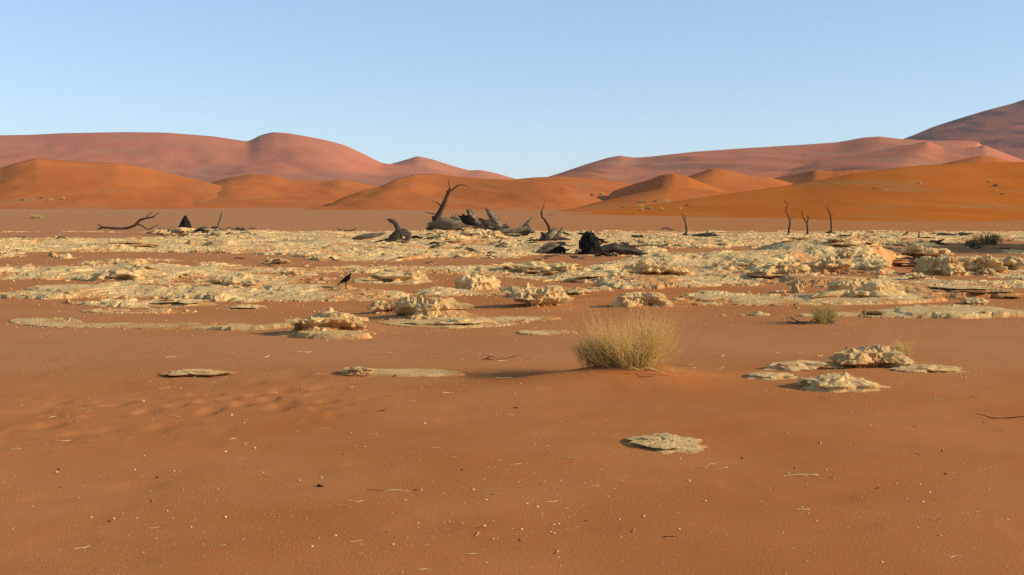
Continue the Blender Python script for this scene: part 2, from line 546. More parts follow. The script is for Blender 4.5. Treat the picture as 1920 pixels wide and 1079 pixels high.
def build_pan():
    nr, nc = 820, 1040
    y = np.exp(np.linspace(math.log(12.0), math.log(142), nr))
    u = np.linspace(-.56, .60, nc)
    X = y[:, None] * u[None]; Y = np.repeat(y[:, None], nc, 1)
    Z = clay_z(X, Y)
    G = ground_z(X, Y)
    up = (Z > G - .03)
    k = up[:-1, :-1] | up[1:, :-1] | up[:-1, 1:] | up[1:, 1:]
    V = np.stack([X, Y, Z], -1).reshape(-1, 3)
    # push the crust's rims outwards a little so that they overhang
    ov = .09 * np.stack([fbm2(X / .25, Y / .3, 2, 5), fbm2(X / .25, Y / .3, 2, 6)], -1).reshape(-1, 2) * np.clip((Z - G) / .2, 0, 1).reshape(-1, 1)
    V[:, :2] += ov
    f = grid_faces(nr, nc, k.ravel())
    V, f, used = compact(V, f)
    print('pan quads', len(f))
    o = put('clay_pan', V, f, M_clay, kind='structure', smooth=False)
    hh = (Z - G).reshape(-1)[used]
    nn = fbm2(X / 1.9, Y / 2.6, 4, 151).reshape(-1)[used]
    du = .85 * sst(.028, .0, hh + .03 * nn) + .6 * sst(.12, .42, nn)
    o.data.attributes.new('dust', 'FLOAT', 'POINT').data.foreach_set('value', np.clip(du, 0, 1).astype(np.float32))
build_pan()

# ------------------------------------------------------------------ SETTING: dunes
DUNE = {}
def smooth_poly(pts, x, w):
    pts = np.asarray(pts, float)
    y = np.interp(x, pts[:, 0], pts[:, 1])
    if w > 0:
        k = np.exp(-np.linspace(-2, 2, 2 * w + 1) ** 2); k /= k.sum()
        y = np.convolve(np.pad(y, w, mode='edge'), k, 'valid')
    return y

def dune(name, crest, foot, m, Yc, Yf, a=1.0, w=3, nt=40, rib=0.0, ribw=60, back=1.0, seed=1, mid=None, step=3.0, shear=70, fade=True, fadep=5):
    """a dune from its crest line down to its foot, with a lee side behind; Yc / Yf: metres to crest and foot (number or polyline over px)"""
    x0, x1 = crest[0][0], crest[-1][0]
    px = np.arange(x0, x1 + step, step)
    cy = smooth_poly(crest, px, w); fy = smooth_poly(foot, px, 6)
    yc = smooth_poly(Yc, px, 8) if isinstance(Yc, list) else np.full(px.shape, float(Yc))
    yf = smooth_poly(Yf, px, 8) if isinstance(Yf, list) else np.full(px.shape, float(Yf))
    cs = smooth_poly(crest, px, 16)
    ycs = smooth_poly(Yc, px, 24) if isinstance(Yc, list) else yc
    t = np.linspace(0, 1, nt) ** .8
    rows, tp = [], []
    for q in t:
        kq = q ** fadep if fade else 1.0
        cr = np.interp(px + shear * (1 - q) * (1 if fade else 0), px, cs) * (1 - kq) + cy * kq
        Y = yf + (ycs * (1 - kq) + yc * kq - yf) * q
        s = q ** a if mid is None else np.interp(q, [0, .5, 1], [0, mid, 1])
        py = fy + (cr - fy) * s
        tp.append((Y, py))
        P = at(px, py, Y)
        if rib:
            P[:, 2] += rib * fbm2(P[:, 0] / ribw + .35 * P[:, 1] / ribw, P[:, 1] / (ribw * 2.2), 3, seed) * math.sin(math.pi * q) ** .7
        rows.append(P)
    C = rows[-1]
    dep = np.maximum(C[:, 2] + 3, 2) * 1.9 * back
    for q in np.linspace(.08, 1, 12):
        P = C.copy()
        k = 1 + dep * q / C[:, 1]
        P[:, 0] *= k; P[:, 1] *= k
        P[:, 2] = C[:, 2] - (C[:, 2] + 3) * q
        rows.append(P)
    V = np.concatenate(rows)
    DUNE[name] = (px, tp)
    return put(name, V, grid_faces(len(rows), len(px)), m, kind='structure')

def on_dune(name, x, y):
    px, tp = DUNE[name]
    i = int(np.argmin(np.abs(px - x)))
    py = np.array([q[1][i] for q in tp]); Y = np.array([q[0][i] for q in tp])
    return at(x, y, float(np.interp(-y, -py, Y)))

M_far = dune_material('far_dune', (.43, .138, .062), (.48, .162, .074), (.33, .170, .095), .012, .50, .72, (1, .5, 2.5))
M_peak = dune_material('far_peak', (.37, .122, .062), (.42, .146, .074), (.13, .066, .052), .016, .46, .62, (1.3, .5, .4))
M_dune = dune_material('orange_dune', (.42, .118, .026), (.48, .142, .034), (.36, .175, .066), .03, .56, .74, (1, .5, 1))
M_slope = dune_material('near_slope', (.42, .112, .014), (.48, .134, .019), (.36, .175, .058), .045, .56, .74, (1, .45, 1))

dune('far_peak_dune', [(1600, 300), (1660, 275), (1690, 262), (1715, 253), (1750, 238), (1800, 222), (1850, 207), (1900, 194), (1920, 187), (1980, 168), (2060, 140), (2200, 110), (2500, 100), (2700, 180), (2900, 330)],
     [(1600, 345), (2200, 340), (2900, 345)], M_peak, 2300, 1500, a=1.25, rib=14, ribw=120, seed=4, step=5)
dune('far_right_dune', [(960, 352), (1000, 340), (1030, 331), (1050, 325), (1100, 308), (1140, 296), (1162, 292), (1175, 294), (1190, 296), (1220, 294), (1300, 285), (1400, 278), (1500, 272), (1570, 267),
      (1620, 258), (1650, 256), (1690, 261), (1740, 264), (1800, 264), (1835, 266), (1850, 285), (1900, 330)],
     [(960, 360), (1200, 358), (1900, 350)], M_far, [(960, 1900), (1500, 1800), (1700, 1700), (1900, 1650)], 900, a=1.1, rib=9, ribw=80, seed=8)
dune('far_right_shoulder_dune', [(1430, 330), (1480, 318), (1540, 302), (1600, 291), (1660, 280), (1720, 269), (1738, 265), (1752, 270), (1768, 276), (1810, 277), (1835, 275), (1846, 272), (1852, 275), (1880, 286), (1920, 301), (2000, 330), (2100, 352)],
     [(1430, 350), (1700, 350), (2100, 360)], M_far, 1300, 800, a=1.1, rib=5, ribw=60, seed=12)
dune('far_centre_dune', [(690, 330), (725, 310), (760, 300), (783, 293), (810, 299), (850, 312), (880, 320), (900, 319), (930, 325), (960, 334), (1000, 345)],
     [(690, 356), (1000, 360)], M_far, 2600, 1500, a=1.0, rib=8, ribw=110, seed=14)
M_farleft = dune_material('far_left_sand', (.42, .132, .060), (.47, .156, .072), (.33, .170, .095), .012, .52, .74, (1, .5, 2.5), low=(28, 78))
dune('far_left_dune', [(-700, 300), (-400, 262), (-150, 256), (0, 254), (60, 253), (120, 250), (235, 248), (310, 249), (350, 252), (400, 256), (440, 262), (465, 266), (490, 253), (512, 248), (540, 250), (575, 256), (610, 263), (645, 272),
      (680, 288), (715, 306), (740, 309), (800, 313), (850, 325), (880, 338)],
     [(-700, 350), (0, 352), (500, 350), (880, 352)], M_farleft, [(-700, 2100), (440, 2090), (465, 2098), (512, 2150), (560, 2110), (880, 2100)], 1100, a=1.35, fadep=2.4, rib=7, ribw=100, seed=16, step=4)
# nearer orange dunes
dune('left_dune', [(-500, 380), (-300, 352), (-120, 330), (-40, 324), (0, 316), (30, 306), (68, 297), (100, 300), (170, 305), (220, 306), (270, 314), (330, 328), (370, 338), (420, 350), (480, 365), (540, 385)],
     [(-500, 396), (0, 396), (540, 396)], M_dune, [(-500, 640), (30, 652), (68, 664), (300, 700), (540, 620)], 420, a=1.1, fadep=2.6, rib=1.6, ribw=34, seed=20, w=2)
dune('low_middle_dune', [(270, 394), (330, 372), (380, 348), (430, 333), (470, 327), (510, 328), (545, 336), (600, 340), (640, 337), (680, 345), (730, 352), (790, 370), (850, 394)],
     [(330, 392), (790, 392)], M_dune, 780, 470, a=.9, rib=1.6, ribw=30, seed=24)
dune('centre_dune', [(570, 402), (600, 393), (640, 372), (680, 358), (715, 349), (740, 337), (775, 328), (820, 326), (850, 330), (890, 334), (960, 337), (1000, 340), (1060, 350), (1120, 372), (1190, 406)],
     [(570, 399), (600, 397), (850, 399), (1120, 402), (1190, 404)], M_dune, [(570, 440), (600, 480), (820, 600), (1120, 480), (1190, 420)], 390, a=.95, rib=1.8, ribw=26, seed=28)
dune('back_middle_dune', [(850, 396), (900, 350), (960, 337), (1000, 333), (1050, 331), (1100, 334), (1160, 341), (1220, 352), (1300, 372), (1350, 396)],
     [(900, 392), (1300, 392), (1350, 394)], M_dune, 800, 520, a=.9, rib=1.5, ribw=30, seed=30)
dune('slip_face_dune', [(1050, 408), (1085, 394), (1120, 377), (1138, 370), (1150, 358), (1190, 345), (1222, 336), (1238, 329), (1262, 326), (1290, 332), (1320, 344), (1370, 364), (1420, 380)],
     [(1050, 407), (1085, 404), (1120, 399), (1150, 388), (1190, 374), (1225, 364), (1262, 366), (1420, 394)], M_dune, [(1085, 700), (1120, 690), (1238, 500), (1290, 490), (1420, 470)], [(1085, 560), (1120, 550), (1238, 440), (1420, 420)], a=.9, w=1, fade=False, seed=34)
dune('double_crest_dune', [(1230, 355), (1290, 331), (1335, 316), (1350, 317), (1375, 322), (1400, 328), (1440, 332), (1490, 345), (1550, 362)],
     [(1230, 384), (1550, 380)], M_dune, 640, 470, a=1.0, rib=1.0, ribw=20, seed=38, w=2)
dune('shaded_crest_dune', [(1420, 348), (1455, 333), (1500, 325), (1528, 319), (1560, 322), (1600, 319), (1640, 319), (1700, 330), (1760, 345)],
     [(1420, 366), (1455, 355), (1528, 348), (1570, 350), (1760, 372)], M_dune, [(1420, 800), (1455, 790), (1528, 704), (1570, 690), (1760, 700)], [(1420, 640), (1528, 560), (1760, 560)], a=1.0, seed=40, w=1, fade=False)
dune('front_crest_dune', [(1000, 406), (1040, 398), (1080, 390), (1120, 379), (1180, 366), (1252, 351), (1300, 354), (1340, 358), (1372, 363), (1440, 374), (1500, 388), (1560, 402)],
     [(1000, 404), (1040, 402), (1500, 398)], M_dune, 430, 330, a=.9, seed=44, w=2)
dune('small_orange_dune', [(1700, 330), (1760, 310), (1790, 302), (1840, 292), (1870, 295), (1900, 304), (1960, 325)], [(1700, 345), (1960, 345)], M_dune, 640, 520, a=1, seed=46, w=2)
dune('right_slope', [(900, 427), (1000, 413), (1060, 404), (1150, 395), (1260, 379), (1380, 362), (1500, 345), (1600, 326), (1700, 313), (1800, 306), (1920, 304), (2100, 312), (2400, 320), (2700, 370), (2900, 420)],
     [(900, 428), (1200, 434), (1500, 437), (1920, 438), (2900, 438)], M_slope, [(900, 210), (1200, 330), (1500, 400), (1900, 430), (2900, 420)], [(900, 165), (1500, 140), (2900, 150)], mid=.42, rib=.45, ribw=22, seed=48, nt=70)

# ------------------------------------------------------------------ CLAY OUTCROPS
def clay_rock(px, py, wpx, hpx, label, cat='clay mound', seed=0, deep=.75, flat=.55, under=.25, left=.35, rough=1.0, sub=4, m=None, hollow=None, group=None, name='clay_mound', sink=.28, layers=.10, tail=0.0, flare=.7):
    """a weathered lump of old lake clay; px,py: foot centre in the photo, wpx,hpx: its width and height there"""
    P = hit(px, py)
    k = P[1] / F
    w, h = wpx * k / 2, hpx * k
    v, f = ico(sub)
    v = v.copy()
    d = max(w * deep, h * .8)
    r = np.random.RandomState(seed + 7)
    z = v[:, 2]
    xy = np.hypot(v[:, 0], v[:, 1])
    # flattened crown, steep shoulders
    zz = np.sign(z) * np.abs(z) ** (1.0 / (1.0 + flat))
    bulge = 1 + .30 * flat * np.clip(z, 0, 1) * xy
    q = np.stack([v[:, 0] * bulge, v[:, 1] * bulge, zz], -1)
    scale = np.array([w, d, h])
    n1 = fbm3(v * 1.5 + seed * 3.7, 3, seed)
    n2_ = fbm3(v * 3.6 + seed * 1.3, 3, seed + 5, .6)
    rad = 1 + .50 * n1 + .34 * rough * n2_
    q[:, :2] *= np.clip(rad, .4, 1.6)[:, None]
    q[:, 2] *= 1 + .35 * fbm3(v * np.array([2.2, 2.2, .6]) + seed, 3, seed + 9)
    # undercut: the crust on top overhangs, most on the side the wind scours (left)
    lowz = np.clip(1 - np.abs(q[:, 2] - .40) / .25, 0, 1)
    cut = (.95 if under > .4 else .6) * under * lowz * (1 + left * 2 * np.clip(-v[:, 0], 0, 1)) * (1 + .9 * n3(v * 2.6 + seed, seed + 2))
    q[:, :2] *= (1 - np.clip(cut, -.1, .75))[:, None]
    dust = sst(.50, .28, q[:, 2] + .14 * n1) * .6
    q[:, :2] *= (1 + flare * np.clip(.55 - q[:, 2], 0, .5))[:, None]
    if hollow:        # (angle-ish x, size): a sand filled scoop in the near face
        for (hx, hz, hs, amt) in hollow:
            g = np.exp(-(((q[:, 0] - hx) / hs) ** 2 + ((q[:, 2] - hz) / (hs * 1.1)) ** 2)) * (q[:, 1] < 0.25)
            q[:, 1] += g * amt
            dust = np.maximum(dust, g)
    if tail:
        q[:, 0] += tail * np.clip(q[:, 0], 0, 2) * np.clip(.5 - q[:, 2], 0, .6)
    # beds: thin ledges
    st = np.sin((q[:, 2] + .12 * n1) * 17 + seed) * layers
    q[:, :2] *= (1 + st * (1 - np.clip(z, 0, 1) ** 4))[:, None]
    W_ = q * scale
    s0 = max(.02, .05 * min(w, h * 2))
    c = W_ / max(.10, h * .32)
    crumb = fbm3(c * 1.3 + seed, 4, seed + 11, .7)
    W_ += (v * np.array([1, 1, .8])) * (crumb * .15 * rough * h)[:, None]
    cb, ce = cells(W_[:, 0] / (h * .42) + W_[:, 2] / (h * .5), W_[:, 1] / (h * .42) - W_[:, 2] / (h * .6), seed)
    W_ += v * (((cb - .5) * .09 - .09 * sst(.12, 0, ce)) * rough * h)[:, None]
    stp = h * .18
    kz = W_[:, 2] / stp + .55 * n1 + seed * .3
    fz = kz - np.floor(kz)
    W_[:, 2] = W_[:, 2] + .65 * (1 if hpx > 14 else .3) * stp * (sst(.33, .67, fz) - fz)
    top = np.percentile(W_[:, 2], 99.5)
    W_[:, 2] = (W_[:, 2] - .30 * top) * h / max(.70 * top, .01)
    W_[:, 2] = np.where(W_[:, 2] < 0, W_[:, 2] * .5, W_[:, 2])
    W_ += P
    W_[:, 1] += d * .55
    # keep its skirt in the ground
    W_[:, 2] -= sink * h * .25
    o = put(name, W_, f, m or M_clay, base=P, smooth=False, label=label, cat=cat, group=group)
    o.data.attributes.new('dust', 'FLOAT', 'POINT').data.foreach_set('value', np.clip(dust, 0, 1).astype(np.float32))
    return o

ROCKS = [
 # px, py, w, h, label, options
 (612, 620, 150, 36, 'domed pale clay mound with a sand filled hollow in its near face', dict(seed=1, sub=5, under=.22, hollow=[(-.62, .35, .22, .5), (.35, .25, .42, .75)], deep=.55)),
 (800, 596, 132, 40, 'lumpy bright clay mound with a black cave under its left end', dict(seed=2, sub=5, under=.15, left=2.2, deep=.6, hollow=[(-.75, .25, .25, .7)])),
 (722, 588, 62, 24, 'thin dark arching crust curling up behind the caved clay mound', dict(seed=3, under=.5, deep=.35, hollow=[(.2, .15, .5, .7)], m='dk')),
 (850, 609, 150, 12, 'long low clay shelf undercut at its right end before the caved mound', dict(seed=4, under=.25, left=.1, deep=.4, flat=.7, layers=.06)),
 (1005, 576, 125, 42, 'broad clay block with deep black undercut along its near edge', dict(seed=5, sub=5, under=.5, left=.9, deep=.6, flat=.9, layers=.15)),
 (1208, 575, 98, 28, 'clay bridge with a sand filled gap under its middle', dict(seed=6, sub=5, under=.25, deep=.45, hollow=[(.25, .2, .36, .9)], tail=.2)),
 (752, 529, 112, 22, 'flat topped clay slab overhanging red sand right of the crow', dict(seed=7, under=.5, left=.4, deep=.5, flat=1.1, layers=.16)),
 (892, 543, 78, 30, 'blunt clay mound with dark left face throwing a long shadow', dict(seed=8, under=.2, left=.8)),
 (442, 537, 92, 24, 'crumbling clay mound with a black hollow at its left foot', dict(seed=9, under=.15, left=1.8, rough=1.3)),
 (240, 524, 120, 22, 'rough pale clay heap on the left part of the pan', dict(seed=10, rough=1.3, under=.1)),
 (365, 460, 42, 13, 'smooth rounded grey clay boulder on the pan, the left of two side by side', dict(seed=11, rough=.3, flat=.2, under=.05, m='dk', sub=3, layers=.03)),
 (412, 461, 64, 13, 'long rounded grey clay boulder on the pan, the right of two side by side', dict(seed=12, rough=.35, flat=.25, under=.05, m='dk', sub=3, layers=.03)),
 (1622, 556, 140, 32, 'rounded clay mound with a raised rim and smooth sandy face', dict(seed=13, sub=5, rough=.7, under=.05, left=.5, deep=.55, tail=.25)),
 (1497, 549, 24, 24, 'small upright dark clay knob at the left of the smooth sandy mound', dict(seed=14, deep=.9, under=.35, flat=.2, m='dk')),
 (1466, 552, 30, 9, 'tiny pair of tilted clay scraps left of the dark knob', dict(seed=15, under=.4)),
 (1590, 486, 30, 18, 'dark clay knob on the brow of the big clay bank', dict(seed=16, under=.4, m='dk')),
 (1742, 484, 100, 22, 'dark shaded clay outcrop with black hollows in front of the tree shadow', dict(seed=17, sub=5, under=.55, left=1.2, hollow=[(-.5, .4, .35, .5), (.3, .3, .3, .6)])),
 (1770, 516, 74, 34, 'tall crumbling clay ridge running down towards the flat pan at right', dict(seed=18, sub=5, rough=1.3, under=.2, deep=1.3)),
 (1845, 508, 84, 28, 'broken clay ridge just below the tree shadow', dict(seed=19, sub=5, rough=1.3, under=.3)),
 (1905, 507, 64, 26, 'dark faced clay block cut by the right edge of the photograph', dict(seed=20, under=.55, left=1.0, m='dk')),  # darker clay colours in the block's shadow side
 (1852, 516, 34, 14, 'small dark notched clay lump below the broken ridge', dict(seed=21, under=.5, m='dk')),
 (1722, 526, 44, 13, 'small dark faced clay wedge left of the crumbling ridge', dict(seed=22, under=.4, left=1.2)),
 (1742, 505, 46, 17, 'pale loose clay block wedged left of the tall crumbling ridge', dict(seed=23, rough=1.0)),
 (1230, 516, 136, 26, 'long low clay cliff with a row of small black niches', dict(seed=24, sub=5, under=.25, deep=.5, layers=.1, hollow=[(-.7, .4, .12, .4), (-.35, .45, .12, .4), (-.05, .4, .13, .4), (.3, .45, .12, .4), (.6, .35, .14, .4)])),
 (990, 511, 120, 20, 'low pale clay hump with dark left scarp in mid pan', dict(seed=25, under=.3, left=1.0)),
 (1060, 506, 60, 14, 'small clay lump beside the dark left scarp hump', dict(seed=26, under=.3)),
 (1248, 840, 126, 13, 'single flat cracked clay stone alone on the near red sand', dict(seed=27, sub=5, deep=.95, flat=.9, under=.18, left=.6, rough=.8, sink=.4)),
 (1575, 730, 148, 24, 'smooth domed clay stone with flaking surface on red sand', dict(seed=28, sub=5, deep=.7, flat=.5, under=.08, left=.8, rough=.65, layers=.06)),
 (1636, 690, 150, 42, 'arched clay slab with a sandy cave beneath it', dict(seed=29, sub=5, deep=.55, under=.35, left=.8, flat=.6, hollow=[(.25, .3, .35, .8), (-.35, .15, .4, .6)], layers=.13, tail=.2)),
 (1738, 698, 140, 12, 'thin pale clay tongue trailing right from the arched slab', dict(seed=30, deep=.35, under=.1, rough=1.2)),
 (1518, 694, 140, 16, 'ragged clay crust reaching left from the arched slab', dict(seed=31, deep=.4, under=.3, rough=1.4)),
 (1450, 711, 86, 11, 'low flat clay scab left of the smooth domed stone', dict(seed=32, deep=.6, under=.2, rough=1.1)),
 (362, 704, 76, 5, 'small thin clay scab on the left red sand', dict(seed=33, deep=.5, under=.0, layers=.02, flare=1.2, rough=1.3)),
 (675, 699, 42, 9, 'dark crumbly clay crust at the left end of the low flat patch', dict(seed=34, rough=1.4, deep=.5, m='dk')),
 (1832, 571, 54, 13, 'small pale clay lump with a dark left side on the right flat', dict(seed=36, under=.3, left=1.0)),
 (520, 496, 50, 12, 'dark edged clay block by the long sand strip', dict(seed=37, under=.5, m='dk')),
 (255, 510, 74, 13, 'dark ragged clay crust behind the rough pale heap', dict(seed=38, under=.5, rough=1.4, m='dk')),
 (357, 519, 34, 8, 'small dark lens of clay on the pale left flat', dict(seed=39, under=.4, m='dk')),
 (335, 571, 82, 10, 'thin layered clay ledges half buried in orange sand', dict(seed=40, under=.4, layers=.22, flat=1)),
 (462, 579, 60, 7, 'low dark edged clay ledge right of the layered ledges', dict(seed=41, under=.5)),
 (235, 459, 70, 7, 'long dark ledge at the far edge of the left pan', dict(seed=42, under=.5, m='dk')),
 (96, 483, 22, 10, 'tiny dark clod of clay, the left of a near pair', dict(seed=43, under=.4, sub=3, m='dk')),
 (120, 485, 30, 10, 'tiny pale clod of clay, the right of a near pair', dict(seed=44, under=.2, sub=3)),
 (545, 516, 50, 12, 'clay block with dark left face behind the crow', dict(seed=45, under=.4, left=1.2)),
 (1082, 553, 56, 12, 'low dark cleft clay lump right of the undercut block', dict(seed=46, under=.5, left=1.0)),
 (1110, 523, 60, 10, 'flat clay slab with a black shadow gap under the burnt stump', dict(seed=47, under=.6, flat=1.2)),
 (296, 441, 34, 11, 'dark clod of clay at the left foot of the far driftwood', dict(seed=48, under=.4, m='dk')),
 (345, 438, 50, 9, 'dark clay clods below the cone shaped stump', dict(seed=49, under=.4)),
 (1575, 455, 46, 10, 'dark topped clay block beneath the far bare trees', dict(seed=50, under=.5, m='dk')),
 (1590, 463, 44, 8, 'flat dark clay slab just in front of the dark topped block', dict(seed=51, under=.5, flat=1, m='dk')),
 (1500, 452, 40, 8, 'shadowed clay ledge in front of the crooked bare tree', dict(seed=52, under=.5)),
 (1690, 462, 44, 10, 'dark clay lump on the far right flat', dict(seed=53, under=.4, m='dk')),
 (1810, 545, 110, 5, 'thin black edged clay lip on the right flat', dict(seed=54, under=.6, flat=1.3)),
 (1875, 557, 70, 9, 'dark broken clay edge at far right above the pale flat', dict(seed=55, under=.5, m='dk')),
 (840, 452, 70, 14, 'clay hummock under the left end of the great fallen trunk', dict(seed=56, rough=1.3, under=.1)),
 (905, 446, 80, 18, 'bright clay hummock propping up the great fallen trunk', dict(seed=57, rough=1.3, under=.1)),
 (850, 457, 40, 8, 'small dark clod below the great fallen trunk', dict(seed=58, under=.5, m='dk')),
 (1650, 510, 60, 20, 'steep sandy clay spur right of the clay bank', dict(seed=59, rough=1.2, under=.2)),
 (1560, 508, 80, 24, 'craggy clay bluff on the front of the bank', dict(seed=60, sub=5, rough=1.3, under=.2)),
 (1465, 512, 90, 22, 'sand smeared clay bluff at the left end of the bank', dict(seed=61, sub=5, rough=1.2, under=.12)),
 (1370, 505, 80, 16, 'low crumbling clay bluff right of the niched cliff', dict(seed=62, rough=1.3, under=.2)),
]
for (px_, py_, w_, h_, lab, kw) in ROCKS:
    kw = dict(kw)
    if kw.get('m') == 'dk':
        kw['m'] = M_claydk
    hill = h_ >= 18
    clay_rock(px_, py_, w_, h_, lab, cat='clay mound' if hill else 'clay ledge', name='clay_mound' if hill else 'clay_ledge', **kw)

# loose blocks of crust lying about on the pan: alike, shared meshes
rng = random.Random(5)
BLK = []
for s_ in range(10):
    v, f = ico(2)
    v = v * np.array([1, .8, .55]) * (1 + .35 * fbm3(v * 1.2 + s_ * 5, 2, s_))[:, None]
    cb, ce = cells(v[:, 0] * 1.6 + v[:, 2], v[:, 1] * 1.6 - v[:, 2], s_)
    v = v * (1 + .3 * (cb - .5))[:, None]
    BLK.append((v, f))
blk_me = []
n_blk = 0
while n_blk < 260:
    bx_, by_ = rng.uniform(-40, 1960), 440 + 150 * rng.random() ** 1.2
    P = hit(bx_, by_)
    if bx_ > 1050 and rng.random() < .25:
        continue
    if clay_z(P[0], P[1]) < ground_z(P[0], P[1]) - .04 and rng.random() < .75:
        continue
    sz = rng.uniform(1.8, 5.6) * P[1] / F * (1.25 if rng.random() < .15 else 1)
    i = n_blk % 10
    if n_blk < 10:
        o = put('clay_block', BLK[i][0] + P, BLK[i][1], M_clay if i % 3 else M_claydk, base=P, smooth=False)
        blk_me.append(o)
    else:
        o = blk_me[i].copy(); COL.objects.link(o)
    o.location = P + np.array([0, 0, sz * .1]); o.scale = (sz, sz, sz * rng.uniform(.6, 1)); o.rotation_euler = (rng.uniform(-.3, .3), rng.uniform(-.3, .3), rng.uniform(0, 6.28))
    mark(o, 'small loose block of pale crust lying on the dry clay pan', 'clay block', 'loose clay blocks strewn over the pan')
    n_blk += 1

# ------------------------------------------------------------------ DEAD WOOD
def limb(name, root, base_Y, pts, m, sides=7, gnarl=.25, seed=0, sub=3, label=None):
    """pts: (px, py, radius in px[, metres nearer(-)/farther(+)])"""
    P, rr = [], []
    for q in pts:
        Y = base_Y + (q[3] if len(q) > 3 else 0)
        P.append(at(q[0], q[1], Y)); rr.append(max(q[2] * (.78 if name in ('trunk', 'branch') and sides <= 7 else 1), .35) * Y / F)
    V, f = tube_geo(P, rr, sides, gnarl, seed, sub)
    if gnarl >= .35 and max(rr) > 4.5 * base_Y / F:
        r = np.random.RandomState(seed + 3)
        g = [(V, f)]
        A = np.array(P)
        for _ in range(9):
            i = r.randint(0, len(A) - 1); u = r.uniform()
            c0 = A[i] * (1 - u) + A[i + 1] * u; rad = rr[i] * (1 - u) + rr[i + 1] * u
            tg = A[i + 1] - A[i]; tg = tg / (np.linalg.norm(tg) + 1e-9) * r.choice((-1, 1))
            nv = r.normal(0, 1, 3); nv[2] = abs(nv[2]) * .8; nv[1] *= .6; nv /= np.linalg.norm(nv)
            s0 = c0 + nv * rad * .75 - tg * rad * .8
            e0 = s0 + tg * rad * r.uniform(1.2, 2.8) + nv * rad * r.uniform(.1, .9)
            g.append(tube_geo([s0, (s0 + e0) / 2 + nv * rad * .1, e0], [rad * .26, rad * .2, rad * .04], 5, .3, seed + _, 2))
        V, f = join(g)
    return put(name, V, f, m, parent=root, smooth=True, label=label)

def wood(name, bpx, bpy_, label, cat, limbs, group=None, Y=None, m=None):
    """limbs: list of (part name, pts, material, sides, gnarl)"""
    P = hit(bpx, bpy_)
    if Y is None:
        Y = float(P[1])
    root = thing(name, P, label, cat, group)
    for i, L in enumerate(limbs):
        limb(L[0], root, Y, L[1], L[2] if len(L) > 2 else (m or M_wood), L[3] if len(L) > 3 else 7, L[4] if len(L) > 4 else .25, seed=i * 7 + int(bpx) % 50)
    return root

B = M_branch; D = M_wooddk; G = M_wood; K = M_char
wood('fallen_tree', 830, 432, 'great fallen grey trunk with a tall crooked dark limb standing at its left end', 'fallen tree', [
 ('trunk', [(801, 430, 2), (812, 422, 7), (830, 419, 11), (852, 421, 10.5), (868, 417, 10), (884, 416, 9), (893, 420, 3)], G, 16, .45),
 ('root_mass', [(803, 431, 1), (810, 424, 6), (816, 416, 5), (812, 408, 2)], D, 9, .6),
 ('tall_limb', [(816, 414, 6.5), (822, 404, 5), (828, 392, 4.2), (836, 374, 3.6), (841, 362, 3.4), (845, 355, 3.0)], B, 8, .22),
 ('branch', [(842, 358, 2.4), (848, 356, 2.2), (856, 350, 1.9), (862, 347.5, 1.5), (871, 347.5, 1.2), (880, 352, .7)], B, 6, .15),
 ('branch', [(843, 360, 2.6), (843, 351, 1.7), (841, 343, 1.3), (840.5, 337.5, .6)], B, 6, .2),
 ('branch', [(843, 357, 2.2), (840, 359, 1.4), (835.5, 359, .6)], B, 5, .2),
 ('branch', [(829, 388, 2.0), (824, 384, 1.5), (818, 380, 1.2), (810, 377.5, .5)], B, 6, .2),
 ('branch', [(831, 388, 1.3), (835, 387, .9), (840, 387.5, .4)], B, 5, .2),
 ('branch', [(820, 403, 1.6), (812, 401, 1.3), (803, 399.5, 1.1), (796, 397, .4)], B, 6, .2),
 ('branch', [(848, 412, .8), (848, 406, .6), (847, 401, .4)], B, 5), ('branch', [(851, 412, .9), (853, 406, .7), (855, 401, .4)], B, 5),
])
wood('broken_trunk', 900, 437, 'curved weathered trunk with split upright stubs sagging to the right of the great fallen trunk', 'fallen tree', [
 ('trunk', [(880, 399, 4), (886, 410, 6), (893, 419, 8), (908, 427, 9), (925, 433, 8.5), (945, 436, 8), (965, 434, 6.5), (985, 430, 5.5), (996, 432, 5)], G, 14, .4),
 ('gap_shade', [(868, 408, 4), (874, 413, 8), (882, 416, 9), (889, 419, 6)], K, 9, .5),  # black solid filling the dark gap, its shade put in as colour
 ('stub', [(883, 404, 4), (879, 398, 3), (875, 394, 1)], B, 6, .3),
 ('spike', [(887, 407, 2.6), (885, 400, 2), (882, 395, 1.4), (879, 392.5, .6)], D, 6, .3),
 ('upright_stub', [(934, 428, 9), (928, 416, 8), (922, 406, 6.5), (916, 398, 4.0), (913, 395, 1.6)], G, 10, .35),
 ('spike', [(915, 399, 1.4), (911, 392, 1.1), (909.5, 387.5, .5)], B, 5, .2),
 ('side_log', [(903, 414, 4), (915, 420, 9), (930, 424, 9), (944, 427, 6), (952, 428, 2)], D, 10, .5),
 ('branch', [(940, 424, 2.6), (936, 415, 2.0), (931, 411, 1)], B, 6, .25), ('branch', [(942, 424, 2), (949, 421, 1.4), (952, 419, .5)], D, 6, .3),
 ('branch', [(899, 414, .9), (899, 409, .6)], B, 5),
 ('pale_limb', [(980, 429, 3.2), (986, 421, 2.6), (992, 415, 2.2), (1000, 407, 1.2)], G, 7, .35),
 ('root', [(990, 430, 6), (996, 438, 5), (1003, 444, 4), (1010, 449, 2)], D, 8, .5),
 ('root', [(975, 436, 3), (988, 445, 3.5), (1000, 449, 3.5), (1015, 452, 2)], D, 8, .5),
])
